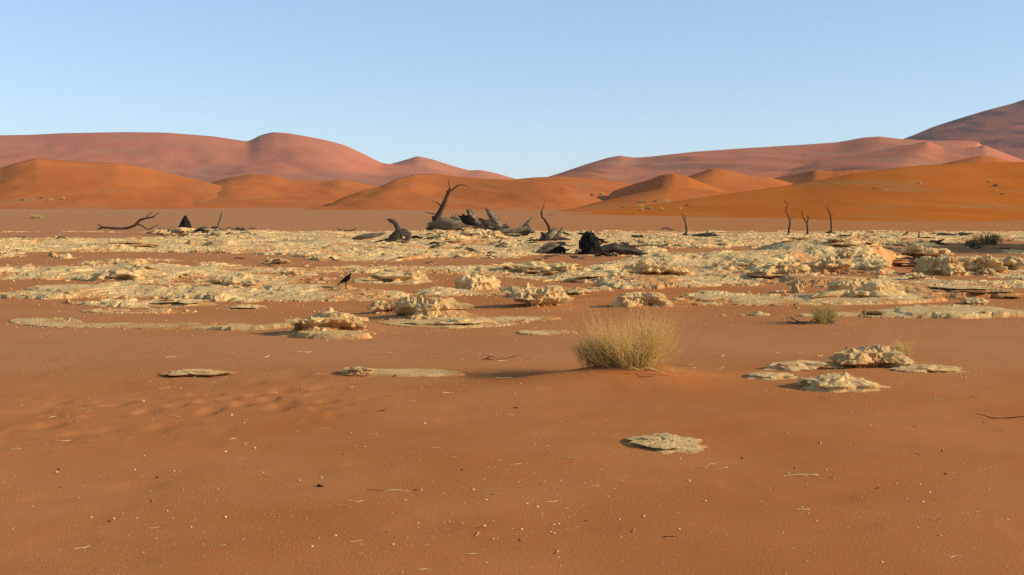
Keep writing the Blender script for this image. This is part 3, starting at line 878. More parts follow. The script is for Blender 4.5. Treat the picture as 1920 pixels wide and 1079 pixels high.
wood('dead_tree', 1030, 452, 'thin crooked dead sapling rising from a grey root stock beside the fallen trunks', 'dead tree', [
 ('trunk', [(1031, 445, 6), (1031, 434, 4.4), (1027, 422, 3), (1021, 412, 2.5), (1016.5, 407, 2.2), (1016, 397, 1.6), (1019, 387, 1.0), (1021.5, 376.5, .5)], B, 7, .2),
 ('twig', [(1016.5, 406, 1.1), (1014.5, 400, .8), (1014, 396, .4)], B, 5), ('twig', [(1029, 405, .8), (1030, 401, .5)], B, 5), ('twig', [(1033, 403, .7), (1037, 402, .5)], B, 5),
 ('root_stock', [(1024, 450, 4), (1029, 444, 7), (1035, 437, 6), (1040, 430, 2)], G, 10, .5),
 ('pale_stub', [(1040, 446, 5), (1048, 440, 4.5), (1053, 433, 2.5), (1054, 428, 1)], G, 8, .4),
 ('root', [(1012, 452, 3), (1020, 446, 5), (1017, 439, 3)], D, 8, .5),
 ('root', [(1036, 449, 3.5), (1048, 447, 3.2), (1060, 449, 2.6), (1072, 451, 1)], D, 7, .4),
])
wood('splintered_log', 1030, 476, 'pale splintered log end with a hollow coloured black for shade on the sand below the sapling', 'log', [
 ('log', [(1005, 476, 2.5), (1016, 472, 5), (1028, 466, 6), (1042, 460, 5.5), (1056, 457, 3)], G, 14, .6),
 ('splinter', [(1004, 478, 1.2), (1020, 474, 2.4), (1034, 470, 2)], G, 6, .4), ('splinter', [(1012, 466, 1), (1026, 459, 2.4), (1040, 455, 1.5)], G, 6, .4),
 ('hollow', [(1030, 476, 3), (1043, 471, 6.5), (1054, 468, 6), (1058, 473, 2)], K, 9, .4),  # solid black piece stands for the shade inside the log end
])
def lump_wood(name, px, py, w, h, label, cat, m, seed, spikes=(), prof=(1.12, 1.08, 1.0, .88, .6, .3)):
    P = hit(px, py)
    k = P[1] / F
    root = thing(name, P, label, cat)
    v, f = ico(4)
    z = np.clip(v[:, 2], -1, 1)
    prof = np.interp(z, [-1, -.6, 0, .45, .8, 1], prof)
    hy = np.hypot(v[:, 0], v[:, 1])
    hz = np.where(z < 0, np.maximum(hy, .9) , hy ** .7)
    hy = np.maximum(hy, .02)
    r0 = fbm3(np.stack([v[:, 0] / hy * 2.4, v[:, 1] / hy * 2.4, z * .8], -1) + seed, 3, seed + 20, .6)
    r = 1 + .30 * r0 + .16 * fbm3(v * np.array([3.2, 3.2, 1.1]) + seed, 4, seed, .6)
    q = np.stack([v[:, 0] / hy * hz * prof * r * w * k / 2,
                  v[:, 1] / hy * hz * prof * r * w * k / 2,
                  (z * .5 + .5) * h * k * (1 + .22 * fbm3(v * 3.5 + seed, 3, seed + 4)) - .04 * k], -1)
    put('trunk', q + P, f, m, parent=root, smooth=False)
    for i, sp_ in enumerate(spikes):
        limb(sp_[0], root, float(P[1]) + (sp_[3] if len(sp_) > 3 else 0), sp_[1], sp_[2], 7, .4, seed + i)
    return root
lump_wood('burnt_stump', 1105, 477, 40, 41, 'bulky black burnt tree stump with a jagged crown standing in the pan', 'tree stump', M_char, 3,
          [('spike', [(1096, 446, 4), (1098, 440, 3.2), (1103, 434.5, 1.2)], M_char, -.1), ('spike', [(1112, 446, 5), (1110, 439, 3), (1107, 435.5, 1)], M_wood, 0), ('spike', [(1122, 462, 2.4), (1127, 457, 1.6), (1130, 455, .5)], M_char, 0),  # pale wood on the right-hand crown spike paints in its sunlit edge
           ('root', [(1090, 466, 3.5), (1086, 473, 4), (1078, 478, 2.4), (1070, 479, 1)], M_char, -.3), ('pale_root', [(1088, 470, 2), (1082, 470, 3), (1079, 476, 1.5)], M_wood, -.6)])
wood('fallen_log', 1165, 480, 'dark fallen log of frayed branches reaching right from the burnt stump', 'log', [
 ('log', [(1126, 472, 6), (1140, 468, 7), (1152, 466, 8), (1166, 468, 7.5), (1182, 470, 6), (1198, 475, 5), (1214, 480, 3)], D, 12, .5),
 ('branch', [(1150, 463, 2.5), (1166, 461, 3), (1184, 463, 2.6), (1200, 461, .8)], D, 7, .35),
 ('branch', [(1158, 470, 2.4), (1174, 477, 2), (1190, 482, 1.6), (1204, 487, .7)], G, 6, .3),
 ('branch', [(1146, 468, 2), (1150, 478, 2.2), (1156, 487, 1.6), (1160, 491, .7)], D, 6, .3),
 ('pale_stub', [(1121, 478, 3), (1130, 471, 6), (1140, 476, 5), (1146, 482, 2)], G, 9, .5),
 ('branch', [(1160, 465, 1.8), (1170, 460, 1.6), (1179, 458.5, .6)], D, 6, .3),
])
wood('dead_stump', 750, 456, 'dark snag with a bent neck like a raised head on the middle pan', 'tree stump', [
 ('neck', [(752, 438, 6), (747, 430, 5), (742.5, 422, 4.2), (739, 417, 3.8), (733, 414, 3.4), (727, 411.5, 1.2)], D, 10, .3),
 ('trunk', [(735, 445, 4), (745, 440, 6), (757, 438, 6), (765, 443, 5), (763, 451, 3)], D, 11, .5),
 ('root', [(745, 446, 5), (730, 450, 4.5), (715, 455, 4), (700, 458, 3), (683, 459, 1)], D, 9, .5),
 ('pale_root', [(660, 448, 1), (676, 445, 4.5), (692, 442, 5), (710, 440, 3), (722, 437, 1.2)], G, 8, .4),
 ('root', [(752, 446, 3), (758, 452, 4), (768, 448, 3)], G, 8, .5),
])
wood('bare_tree', 1286, 440, 'short forked bare dead tree, the leftmost of four along the far edge of the pan', 'dead tree', [
 ('trunk', [(1286.5, 441, 3.2), (1287, 432, 2.4), (1286, 422, 2.0), (1283.5, 414, 1.6), (1281, 407, 1.1), (1277.5, 400, .5)], B, 7, .15), ('branch', [(1284, 414, 1.1), (1285.5, 408, .8), (1285, 405, .4)], B, 5),
 ('root', [(1280, 441, 1), (1285, 439, 1.8), (1290, 441, .8)], D, 5)], 'bare dead trees at the far edge of the pan')
wood('bare_tree', 1479, 440, 'tallest bare dead tree with a snaking trunk and one pale side branch', 'dead tree', [
 ('trunk', [(1479, 441, 3.2), (1479, 432, 2.6), (1481, 420, 2.0), (1480, 411, 1.7), (1476, 401, 1.4), (1473.5, 394, 1.3), (1477, 384, 1.1), (1472, 379, .9), (1469.5, 374.5, .4)], B, 7, .15),
 ('pale_branch', [(1481.5, 413, 1.1), (1487, 408, .9), (1495, 403.5, .5)], G, 5)], 'bare dead trees at the far edge of the pan')
wood('bare_tree', 1514, 440, 'bare dead tree shaped like an antler standing between the snaking and the slim tree', 'dead tree', [
 ('trunk', [(1514, 441, 2.8), (1514, 428, 2.2), (1513, 418, 2.0)], B, 7, .15),
 ('branch', [(1513, 418, 1.8), (1508, 412, 1.4), (1504, 404, 1.2), (1504.5, 398, .9), (1503.5, 394, .4)], B, 6, .2), ('branch', [(1513, 418, 1.7), (1515, 411, 1.4), (1514, 404, .9)], B, 6, .2), ('branch', [(1516, 411, 1.2), (1520, 405, .8), (1524, 401, .4)], G, 5, .2)], 'bare dead trees at the far edge of the pan')
wood('bare_tree', 1559, 438, 'slim bare dead tree with a v shaped top, the rightmost of four', 'dead tree', [
 ('trunk', [(1559, 438, 2.8), (1558.5, 426, 2.0), (1558, 412, 1.6), (1556, 403, 1.2), (1553, 397, 1.0), (1546, 385, .4)], B, 7, .15),
 ('branch', [(1557, 404, 1.0), (1554.5, 394, .8), (1554, 381, .4)], B, 5), ('branch', [(1558, 406, .9), (1561, 402, .6), (1563, 400, .4)], B, 5), ('root', [(1545, 438, .6), (1555, 436, 2.4), (1563, 437, 1.2)], D, 6)], 'bare dead trees at the far edge of the pan')
wood('driftwood_branch', 245, 431, 'long forked bare branch lying at the far left edge of the pan', 'fallen branch', [
 ('branch_stem', [(176, 433, .6), (184, 430, 1.4), (194, 427, 2.0), (210, 428, 2.2), (230, 429, 2.4), (245, 426, 2.4), (255, 421, 2.4), (262, 414, 2.2), (272, 410, 1.9), (286, 407, 1.4), (294, 402, .9), (299, 399, .4)], B, 7, .2),
 ('branch', [(183, 421.5, .9), (189, 424, 1.6), (196, 428, 1.8)], D, 6, .3), ('branch', [(258, 421, 1.7), (266, 424, 1.8), (274, 429, 1.9), (279, 432, 1.6)], D, 6, .25), ('branch', [(278, 431, 1.4), (288, 426, 1.0), (298, 421.5, .6)], B, 6), ('twig', [(274, 409, .8), (280, 402, .6), (287, 398, .3)], B, 5), ('twig', [(284, 407, .8), (290, 410, .4)], B, 5)])
lump_wood('conical_stump', 348, 427, 22, 22, 'dark cone shaped tree stump at the far left of the pan', 'tree stump', M_char, 9, [('root', [(338, 424, 2.2), (336, 426, 2), (333, 427.5, .6)], M_char)], prof=(1.15, 1.05, .72, .50, .36, .2))
wood('leaning_post', 408, 429, 'short leaning pale trunk with broken wood scattered about its foot', 'dead tree', [
 ('trunk', [(408, 429, 2.6), (411, 420, 2.3), (414, 410, 2.1), (417, 401, 2.4), (418.5, 399, 1.6)], G, 8, .2),
 ('root', [(398, 427, 1.2), (404, 427, 1.8), (412, 428, 1)], D, 6, .4), ('broken_wood', [(372, 429, 1), (384, 427, 2.2), (394, 430, 1.8)], G, 6, .5), ('broken_wood', [(424, 428, 1), (434, 428, 1.6), (444, 431, .8)], G, 6, .5)])
wood('small_branch', 455, 432, 'little dark pronged branch right of the leaning post', 'fallen branch', [('branch_stem', [(443, 424, .6), (448, 428, 1.2), (456, 431, 1.4), (475, 433, .6)], D, 6, .3), ('prong', [(455, 431, 1), (458, 428, .6)], D, 5)])
wood('small_branch', 650, 434, 'small dark branch with upturned ends on the far edge left of the snag', 'fallen branch', [('branch_stem', [(632, 428, .6), (636, 432, 1.4), (650, 433, 1.7), (660, 433, 1.4), (668, 427.5, .5)], D, 6, .3)])
wood('small_branch', 50, 446, 'dark twisted branch lying on sand at the far left', 'fallen branch', [('branch_stem', [(31, 443, .8), (36, 446, 1.6), (46, 446, 1.2), (60, 449, 1.3), (86, 450, .6)], D, 6, .3), ('prong', [(44, 446, 1), (47, 442, .5)], D, 5)])
wood('small_branch', 114, 449, 'low arched dark branch right of the twisted branch at far left', 'fallen branch', [('branch_stem', [(102, 450, .6), (110, 446, 1.2), (118, 445, 1.2), (126, 450, .6)], D, 6, .3)])
wood('fallen_log', 1340, 443, 'low grey fallen log with a small pointed stub on the far edge of the pan', 'log', [
 ('log', [(1298, 442, 1), (1312, 441, 2.4), (1326, 441, 3.6), (1340, 442, 3.2), (1360, 445, 2.2), (1392, 447, .8)], D, 8, .45), ('stub', [(1327, 441, 2.2), (1326.5, 435, 1.6), (1327.5, 430.5, .5)], G, 6, .3), ('root', [(1332, 443, 2.4), (1338, 437, 2.4), (1342, 440, 1)], G, 6, .3)])
wood('small_branch', 1250, 433, 'small tangle of dead sticks on the sand before the far dune', 'fallen branch', [('branch_stem', [(1238, 432, .5), (1246, 428, 1.2), (1256, 430, 1.0), (1266, 433, .5)], D, 6, .3), ('prong', [(1248, 428, .8), (1252, 426, .4)], D, 5), ('prong', [(1248, 433, .6), (1262, 432.5, .8)], G, 5)])
wood('dead_stump', 1723, 446, 'small pointed stump with dark roots at the far right of the pan', 'tree stump', [('trunk', [(1723, 447, 3.2), (1723, 441, 2.0), (1723.5, 434, .5)], D, 7, .3), ('root', [(1716, 447, 1), (1726, 446, 1.8), (1746, 446.5, 1.4), (1760, 448, .5)], D, 6, .3)])
wood('small_branch', 1697, 443, 'single slanting stick stuck in the pan left of the pointed stump', 'fallen branch', [('branch_stem', [(1688, 445, .8), (1695, 440, 1.0), (1702, 436, 1.4)], D, 6, .3)])
wood('fallen_log', 1790, 442, 'dark knotted log lying at the far right edge of the pan', 'log', [('log', [(1760, 441, 2.2), (1772, 440, 2.4), (1788, 440.5, 1.6), (1800, 438.5, 2.2), (1812, 439, 2.4), (1820, 438, 1)], D, 8, .5), ('prong', [(1800, 438, 1.2), (1806, 436, .6)], D, 5), ('prong', [(1742, 440, .6), (1752, 437, 1.2), (1754, 439, .5)], D, 5)])
# driftwood by the second bush
wood('dead_branch', 1505, 607, 'weathered forked stick lying at the left foot of the middle bush', 'fallen branch', [
 ('branch_stem', [(1478, 603, .8), (1490, 606, 1.4), (1500, 606, 1.8), (1512, 605, 1.5)], B, 6, .3), ('branch', [(1480, 594, .6), (1487, 598, 1.1), (1496, 603, 1.4), (1508, 606, 1.4)], G, 6, .3), ('twig', [(1473, 599, .5), (1481, 597, .8)], B, 5), ('twig', [(1483, 600, .5), (1489, 598, .7)], B, 5)])
wood('dead_branch', 930, 676, 'dark brittle branch with curved prongs on the sand left of the big bush', 'fallen branch', [
 ('branch_stem', [(903, 676, .5), (912, 673, 1.1), (917, 669.5, .9), (927, 668.5, .4)], M_twig, 5, .2), ('twig', [(912, 673, .9), (930, 676.5, .9), (948, 677, .6), (961, 678, .3)], M_twig, 5), ('twig', [(930, 676, .7), (945, 670, .5)], M_twig, 5), ('twig', [(943, 675, .7), (962, 669, .7), (975, 666, .3)], M_twig, 5), ('twig', [(984, 678, .4), (994, 670, .4)], M_twig, 5)])
wood('dead_branch', 1880, 786, 'long thin dark twig lying on the sand at the near right', 'twig', [('branch_stem', [(1829, 777, .5), (1840, 778, .8), (1862, 784, .9), (1890, 784, 1.0), (1922, 781, .8), (1950, 784, .4)], M_twig, 5, .3), ('twig', [(1842, 786, .4), (1848, 781, .5)], M_straw, 5)])
wood('dead_branch', 1235, 1010, 'dark curved twig with side shoots near the bottom of the view', 'twig', [('branch_stem', [(1198, 1011, .5), (1210, 1010, 1.1), (1228, 1014, 1.1), (1245, 1007, 1.0), (1272, 1006, .4)], M_twig, 5, .3), ('twig', [(1222, 1012, .7), (1240, 1010, .9), (1252, 1008, .4)], M_pale, 5)])
wood('dry_stalk', 1325, 880, 'forked pale dry stalk with a raised bent tip on the near sand', 'dry stalk', [('stem_stalk', [(1283, 884, .5), (1300, 880, .9), (1318, 883, .9), (1345, 880, .8), (1364, 876, .5)], M_pale, 5), ('bent_tip', [(1320, 882, .9), (1326, 874, 1.0), (1333, 870, .9), (1341, 870.5, .4)], M_pale, 5), ('twig', [(1297, 880, .5), (1296, 875, .4), (1298, 869, .3)], M_straw, 5)])
wood('dry_stalk', 1500, 894, 'pair of crossed straw coloured stalks on the near right sand', 'dry stalk', [('stem_stalk', [(1460, 896, .4), (1478, 892, .8), (1500, 890, .8), (1532, 890, .4)], M_pale, 5), ('twig', [(1497, 895, .4), (1510, 892, .7), (1516, 895, .4)], M_straw, 5)])
wood('dry_stalk', 730, 922, 'arched pale grass stalk on the near sand below the middle', 'dry stalk', [('stem_stalk', [(712, 927, .4), (724, 921, .8), (742, 919, .9), (768, 922, .4)], M_pale, 5), ('twig', [(688, 918, .4), (704, 919, .6), (722, 920, .4)], M_twig, 5)])
wood('dry_stalk', 912, 992, 'small crossed dark and pale sticks at the bottom middle', 'dry stalk', [('dark_stick', [(892, 990, .5), (902, 991, .9), (914, 991, .6)], M_twig, 5), ('stem_stalk', [(904, 997, .5), (913, 993, .8), (920, 992, .8)], M_pale, 5), ('twig', [(920, 993, .5), (930, 995, .6), (955, 992, .4)], M_pale, 5)])
wood('dry_stalk', 1166, 906, 'short dark peg with one upright pale straw near a flat clay stone', 'dry stalk', [('dark_stick', [(1160, 907, .8), (1166, 906, 1.6), (1176, 908, .5)], M_twig, 5), ('straw_stem', [(1165, 905, .5), (1170, 898, .5), (1175, 891.5, .3)], M_pale, 5)])
wood('dry_stalk', 1345, 697, 'bent pale stalk with an upturned end right of the big bush', 'dry stalk', [('stem_stalk', [(1309, 699, .5), (1320, 701, .8), (1338, 700, .9), (1346, 695, .8), (1356, 688.5, .4)], M_pale, 5)])
wood('dry_stalk', 708, 772, 'thin brown stick with an upturned tip on the left near sand', 'dry stalk', [('stem_stalk', [(680, 772, .4), (695, 772.5, .7), (720, 770, .7), (724, 767, .5), (727, 762, .3)], M_twig, 5)])
wood('dry_stalk', 948, 711, 'curved white straw at the tip of the big bush shadow', 'dry stalk', [('stem_stalk', [(929, 708, .4), (938, 709.5, .8), (952, 708.5, .8), (964, 710, .4)], M_pale, 5)])
wood('dry_stalk', 390, 768, 'single bright white straw lying among the scuffed footprints', 'dry stalk', [('stem_stalk', [(253, 803.5, .4), (264, 802.5, .9), (275, 802.5, .4)], M_pale, 5)], Y=float(hit(264, 803)[1]))
wood('dark_clod', 599, 914, 'small dark dung clod on the near left sand', 'pebble', [('clod', [(595, 912, 1.2), (598, 911, 3.0), (602, 912, 2.6), (606, 911, .8)], M_dark, 7, .4)])
wood('dark_clod', 966, 766, 'small knobbly brown clod on the middle near sand', 'pebble', [('clod', [(962, 766, .9), (966, 765, 2.0), (971, 765, 1.4)], M_twig, 7, .4)])

# ------------------------------------------------------------------ BUSHES AND TUFTS
def stems(C, w, d, h, n, seed, thick, spread=1.0, fork=1, lean=(0, 0), dome=.6, base=.35, jag=.12, floor=None):
    """fine dry stems fanning up from a patch of ground"""
    r = np.random.RandomState(seed)
    V, Fc = [], []
    def strand(pts, t0, t1):
        k = sum(len(q) for q in V) if False else strand.n
        m = len(pts)
        tt = np.linspace(t0, t1, m)
        for i in range(m):
            a = r.uniform(0, 2)
            for j in range(3):
                th = a * 0 + j * 2.094
                V.append(pts[i] + tt[i] * np.array([math.cos(th), math.sin(th), .25 * math.cos(th + 1)]))
        for i in range(m - 1):
            for j in range(3):
                Fc.append((k + i * 3 + j, k + i * 3 + (j + 1) % 3, k + i * 3 + 3 + (j + 1) % 3, k + i * 3 + 3 + j))
        strand.n += m * 3
    strand.n = 0
    CL = [(math.sqrt(r.uniform(0, 1)) * .95 * np.array([math.cos(w_), math.sin(w_)])).tolist() + [r.uniform(.62, 1.08)] for w_ in r.uniform(0, 6.28, 11)]
    CL = np.array(CL)
    for _ in range(n):
        c_ = r.randint(0, len(CL))
        o = CL[c_][:2] + r.normal(0, .20, 2)
        a, q = math.atan2(o[1], o[0]), min(1.0, math.hypot(o[0], o[1]))
        b = C + np.array([o[0] * w * base, o[1] * d * base, -.01])
        if floor is not None:
            b[2] = float(floor(b[0], b[1])) - .01
        tip_r = spread * q ** .8
        top = CL[c_][2] * h * (1 - dome * q ** 2) * r.uniform(.35, 1.0) ** .6 * 1.06
        tip = C + np.array([math.cos(a + r.normal(0, .35)) * tip_r * w * .5, math.sin(a) * tip_r * d * .5, top])
        tip[0] += lean[0] * top; tip[1] += lean[1] * top
        m1 = b * .55 + tip * .45 + np.array([0, 0, top * .05]) + r.normal(0, jag * h * .3, 3)
        m2 = b * .2 + tip * .8 + r.normal(0, jag * h * .5, 3)
        pts = [b, b * .75 + m1 * .25 + r.normal(0, jag * h * .12, 3), m1, m2, tip]
        strand(pts, thick, thick * .35)
        for _k in range(fork):
            i = r.randint(1, 4)
            s0 = pts[i]
            dv = (tip - b); dv = dv / (np.linalg.norm(dv) + 1e-6)
            L = h * r.uniform(.15, .45)
            e = s0 + L * (dv * 1.0 + r.normal(0, .33, 3) + np.array([0, 0, .25]))
            strand([s0, s0 * .5 + e * .5 + r.normal(0, .02 * h, 3), e], thick * .6, thick * .25)
    return np.array(V), Fc

def bush(name, px, py, wpx, hpx, n, label, cat, m, thick, seed, parts=(), group=None, P=None, **kw):
    P = hit(px, py) if P is None else P
    k = P[1] / F
    root = thing(name, P, label, cat, group) if parts is not None else None
    V, f = stems(P.copy(), wpx * k, wpx * k * .8, hpx * k, n, seed, thick * k, **kw)
    if root is None:
        return put(name, V, f, m, base=P, label=label, cat=cat, group=group)
    put('stems', V, f, m, parent=root, kind='stuff')
    return root

P = hit(1190, 700); P[1] += .35; P[2] = float(ground_z(P[0], P[1]))
big = bush('dry_bush', 1190, 700, 206, 108, 430, 'big rounded straw coloured dry bush standing on a low heap of red sand', 'bush', M_straw, .42, 3, P=P, fork=5, dome=.78, base=.24, jag=.08, floor=ground_z)
kk = P[1] / F
V, f = stems(P + np.array([-.36, -.02, 0]), 84 * kk, 80 * kk, 56 * kk, 110, 9, .46 * kk, fork=4, dome=.5, base=.32, jag=.16, lean=(-.15, 0), floor=ground_z)
put('old_stems', V, f, M_strawold, parent=big, kind='stuff', label='darker leafless older stems at the left side')
Yb = float(P[1]) - .42
for q in ([(1176, 693, .7), (1188, 690, .9), (1200, 694, .9), (1212, 690, .8)], [(1205, 689, .8), (1222, 692, 1.1), (1236, 697, 1.0), (1250, 701, .6)], [(1250, 694, .6), (1266, 697, .9), (1282, 695, .8), (1304, 689, .5)],
          [(1232, 697, .8), (1246, 694, .9), (1262, 693, .6)], [(1278, 701, .5), (1290, 696, .8), (1303, 692, .4)]):
    limb('dry_runner', big, Yb, q, M_straw, 5, .1)
limb('dark_root', big, Yb - .15, [(1190, 700, .6), (1197, 705, 1.0), (1200, 707, .7), (1224, 706, .4)], M_twig, 5, .2)

b2 = bush('dry_bush', 1543, 606, 60, 42, 210, 'small pale green round bush with dead sticks about its foot on the right flat', 'bush', plain_material('green_straw', (.62, .48, .18), (.48, .36, .12), 6, .45), .34, 21, fork=3, dome=.45, base=.22, jag=.14)
Y2 = float(hit(1543, 606)[1])
for i, q in enumerate([[(1526, 606, .8), (1536, 600, 1.3), (1543, 607, 1.2)], [(1543, 609, .8), (1556, 604, 1.3), (1566, 607, .8)], [(1556, 610, .8), (1564, 602, 1.2), (1574, 600, .6)], [(1540, 603, .9), (1547, 610, 1.2), (1560, 611, .6)], [(1572, 612, .4), (1582, 616, .6)], [(1517, 604, .6), (1527, 600, 1.2), (1536, 601, 1)],
                       [(1532, 608, .8), (1540, 604, 1.4), (1550, 606, 1)]]):
    limb('dead_stick', b2, Y2 - .1 * (i % 3), q, B if i % 2 else G, 5, .2)
bush('dry_bush', 1696, 669, 56, 38, 110, 'small fan of dry brown stems growing behind the arched clay slab', 'bush', M_straw, .32, 25, P=hit(1696, 668), fork=2, dome=.4, base=.18, jag=.12, lean=(.25, 0))
bush('low_shrub', 1636, 591, 38, 9, 160, 'low dark reddish dry shrub on the pale right flat', 'shrub', M_shrub, .5, 27, fork=2, dome=.4, base=.5, jag=.3)
bush('low_shrub', 1850, 459, 56, 24, 170, 'brown grey shrub growing at the edge of the tree shadow', 'shrub', plain_material('grey_green', (.48, .36, .15), (.34, .25, .10), 3, .45), .42, 29, fork=3, dome=.5, base=.35, jag=.2)
bush('low_shrub', 1818, 465, 30, 14, 200, 'low yellow shrub just left of the brown grey shrub', 'shrub', M_strawold, .5, 31, fork=2, dome=.5, base=.4, jag=.2)
bush('grass_tuft', 69, 410, 26, 7, 120, 'small yellow grass tuft alone on the far left plain', 'grass tuft', M_straw, .45, 33, parts=None, fork=1, dome=.5, base=.4)
TUFT = 'yellow grass tufts growing on the foot of the right dune'
for i, (tx, ty, tw, th_, dn) in enumerate([(1204, 381, 18, 6, 'right_slope'), (1250, 380, 14, 6, 'right_slope'), (1229, 379, 10, 4, 'right_slope'), (1200, 388, 12, 4, 'right_slope'), (1218, 392, 14, 4, 'right_slope'), (1202, 395, 10, 4, 'right_slope'), (1290, 386, 10, 4, 'right_slope'),
        (1241, 393, 9, 3, 'right_slope'), (1170, 390, 9, 3, 'right_slope'), (1275, 392, 8, 3, 'right_slope'), (1111, 368, 9, 6, 'back_middle_dune'), (1128, 366, 8, 5, 'back_middle_dune'), (1640, 355, 10, 4, 'right_slope'), (1662, 358, 9, 3, 'right_slope'), (1868, 349, 10, 5, 'right_slope'), (1854, 341, 8, 3, 'right_slope'), (1880, 365, 8, 3, 'right_slope'),
        (1724, 344, 7, 3, 'right_slope'), (78, 372, 9, 4, 'left_dune'), (95, 376, 8, 4, 'left_dune'), (42, 376, 7, 3, 'left_dune'), (118, 373, 7, 3, 'left_dune')]):
    Pt = on_dune(dn, tx, ty)
    where = 'left' if dn == 'left_dune' else 'right'
    bush('grass_tuft', tx, ty, tw, th_ * 1.1, 70, 'tiny dry grass tuft dotting the lower slope of the orange dunes', 'grass tuft', M_straw if i % 2 else M_strawold, .45, 40 + i, parts=None, group='tiny grass tufts on the orange dunes', P=Pt, fork=1, dome=.6, base=.5)

# scraps of dead wood round the old trees; dark ones also stand for shadow specks
rng = random.Random(23)
frag = []
for i in range(170):
    q = rng.random()
    if q < .5:
        fx, fy = rng.gauss(1010, 130), rng.uniform(436, 488)
    elif q < .7:
        fx, fy = rng.uniform(280, 480), rng.uniform(430, 446)
    elif q < .9:
        fx, fy = rng.uniform(1560, 1900), rng.uniform(438, 470)
    else:
        fx, fy = rng.uniform(0, 1900), rng.uniform(440, 520)
    p = hit(fx, fy)
    if i < 8:
        r_ = np.random.RandomState(i + 60)
        pts = np.stack([np.linspace(-.5, .5, 5), r_.normal(0, .09, 5), .03 + np.abs(r_.normal(0, .05, 5))], -1)
        V, f = tube_geo(pts, [.02, .05, .06, .045, .015], 6, .45, i, 2)
        o = put('wood_fragment', V + p, f, (D, K, D, G)[i % 4], base=p); frag.append(o)
    else:
        o = frag[i % 8].copy(); COL.objects.link(o)
    L = rng.choice((rng.uniform(6, 16), rng.uniform(10, 32))) * p[1] / F
    o.location = p; o.scale = (L, L, L * rng.uniform(.8, 1.6)); o.rotation_euler = (rng.uniform(-.3, .3), rng.uniform(-.25, .25), rng.uniform(-.7, .7))
    mark(o, 'short broken scrap of dead wood lying on the clay pan', 'wood scrap', 'scraps of dead wood strewn over the pan')

# ------------------------------------------------------------------ THE CROW
Pc = hit(649, 543)
Yc_ = float(Pc[1])
kc = Yc_ / F
crow = thing('crow', Pc, 'black crow standing on the pale clay ledge and facing right', 'crow')
off = np.array([0, 0, 0.])
def cpt(x, y, dy=0.0):
    p = at(x, y, Yc_ + dy)
    p[2] += Pc[2] - float(at(649, 543, Yc_)[2])
    p[0] += Pc[0] - float(at(649, 543, Yc_)[0])
    return p
def loft(path, sides=14):
    """path: (px, py, half height px, half width px)"""
    C = np.array([cpt(q[0], q[1]) for q in path])
    T = np.gradient(C, axis=0); T /= np.linalg.norm(T, axis=1)[:, None]
    vs = []
    for i, q in enumerate(path):
        up = np.cross(np.array([0, 1., 0]), T[i]); up /= np.linalg.norm(up)
        if up[2] < 0:
            up = -up
        th = np.linspace(0, 2 * math.pi, sides, endpoint=False)
        vs.append(C[i] + np.sin(th)[:, None] * up * q[2] * kc + np.cos(th)[:, None] * np.array([0, 1., 0]) * q[3] * kc)
    V = np.concatenate(vs); m = len(path)
    f = [(i * sides + j, i * sides + (j + 1) % sides, (i + 1) * sides + (j + 1) % sides, (i + 1) * sides + j) for i in range(m - 1) for j in range(sides)]
    f += [tuple(range(sides - 1, -1, -1)), tuple(range((m - 1) * sides, m * sides))]
    return V, f
V, f = loft([(630.8, 538.3, .25, 1.2), (633, 536.5, .7, 1.5), (636.5, 533.6, 1.0, 1.6), (640, 530.6, 1.7, 2.4), (643.5, 528.2, 3.2, 3.4), (647, 526.3, 4.6, 4.2), (650.4, 524.2, 5.0, 4.3), (653, 521.6, 4.4, 3.9), (654.8, 519, 3.3, 3.1), (655.6, 517, 2.3, 2.4), (656.4, 515.4, 1.9, 2.0), (657.6, 514.6, 1.5, 1.6), (658.6, 514.5, .75, .7), (659.9, 514.8, .45, .4), (661.0, 515.2, .12, .15)])
put('body', V, f, M_feather, parent=crow)
for s_ in (-1, 1):
    wv, wf = ico(2)
    ax = cpt(637, 533.6) - cpt(652, 521); L = np.linalg.norm(ax); ax /= L
    cen = (cpt(637, 533.6) + cpt(652, 521)) / 2 + np.array([0, s_ * 3.2 * kc, .4 * kc])
    upv = np.cross(ax, [0, 1, 0]); upv = upv if upv[2] > 0 else -upv
    tq = (wv[:, 0] + 1) / 2
    wid = np.interp(tq, [0, .3, .8, 1], [1, 1.1, .6, .3])
    W_ = cen + wv[:, :1] * ax * L * .52 + (wv[:, 2] * wid)[:, None] * upv * 3.3 * kc + np.array([0, 1., 0]) * (wv[:, 1] * 1.2 * kc - s_ * .9 * kc * tq)[:, None]
    put('wing', W_, wf, M_feather, parent=crow)
    g = [tube_geo([cpt(648.6, 529, s_ * .035), cpt(648.9, 533, s_ * .035), cpt(648.3, 537, s_ * .035)], [1.5 * kc, 1.1 * kc, .55 * kc], 6),
         tube_geo([cpt(648.3, 536.6, s_ * .035), cpt(649.2, 540, s_ * .035), cpt(649.6, 543, s_ * .035)], [.5 * kc, .4 * kc, .4 * kc], 6)]
    for (tx, ty) in ((652.5, 0), (652, -.02), (652, .02), (646.8, 0)):
        g.append(tube_geo([cpt(649.6, 542.8, s_ * .035), cpt((649.6 + tx) / 2, 542.6, s_ * .035 + ty / 2), cpt(tx, 543.1, s_ * .035 + ty)], [.4 * kc, .3 * kc, .15 * kc], 5))
    V, f = join(g)
    put('leg', V, f, M_feather, parent=crow)

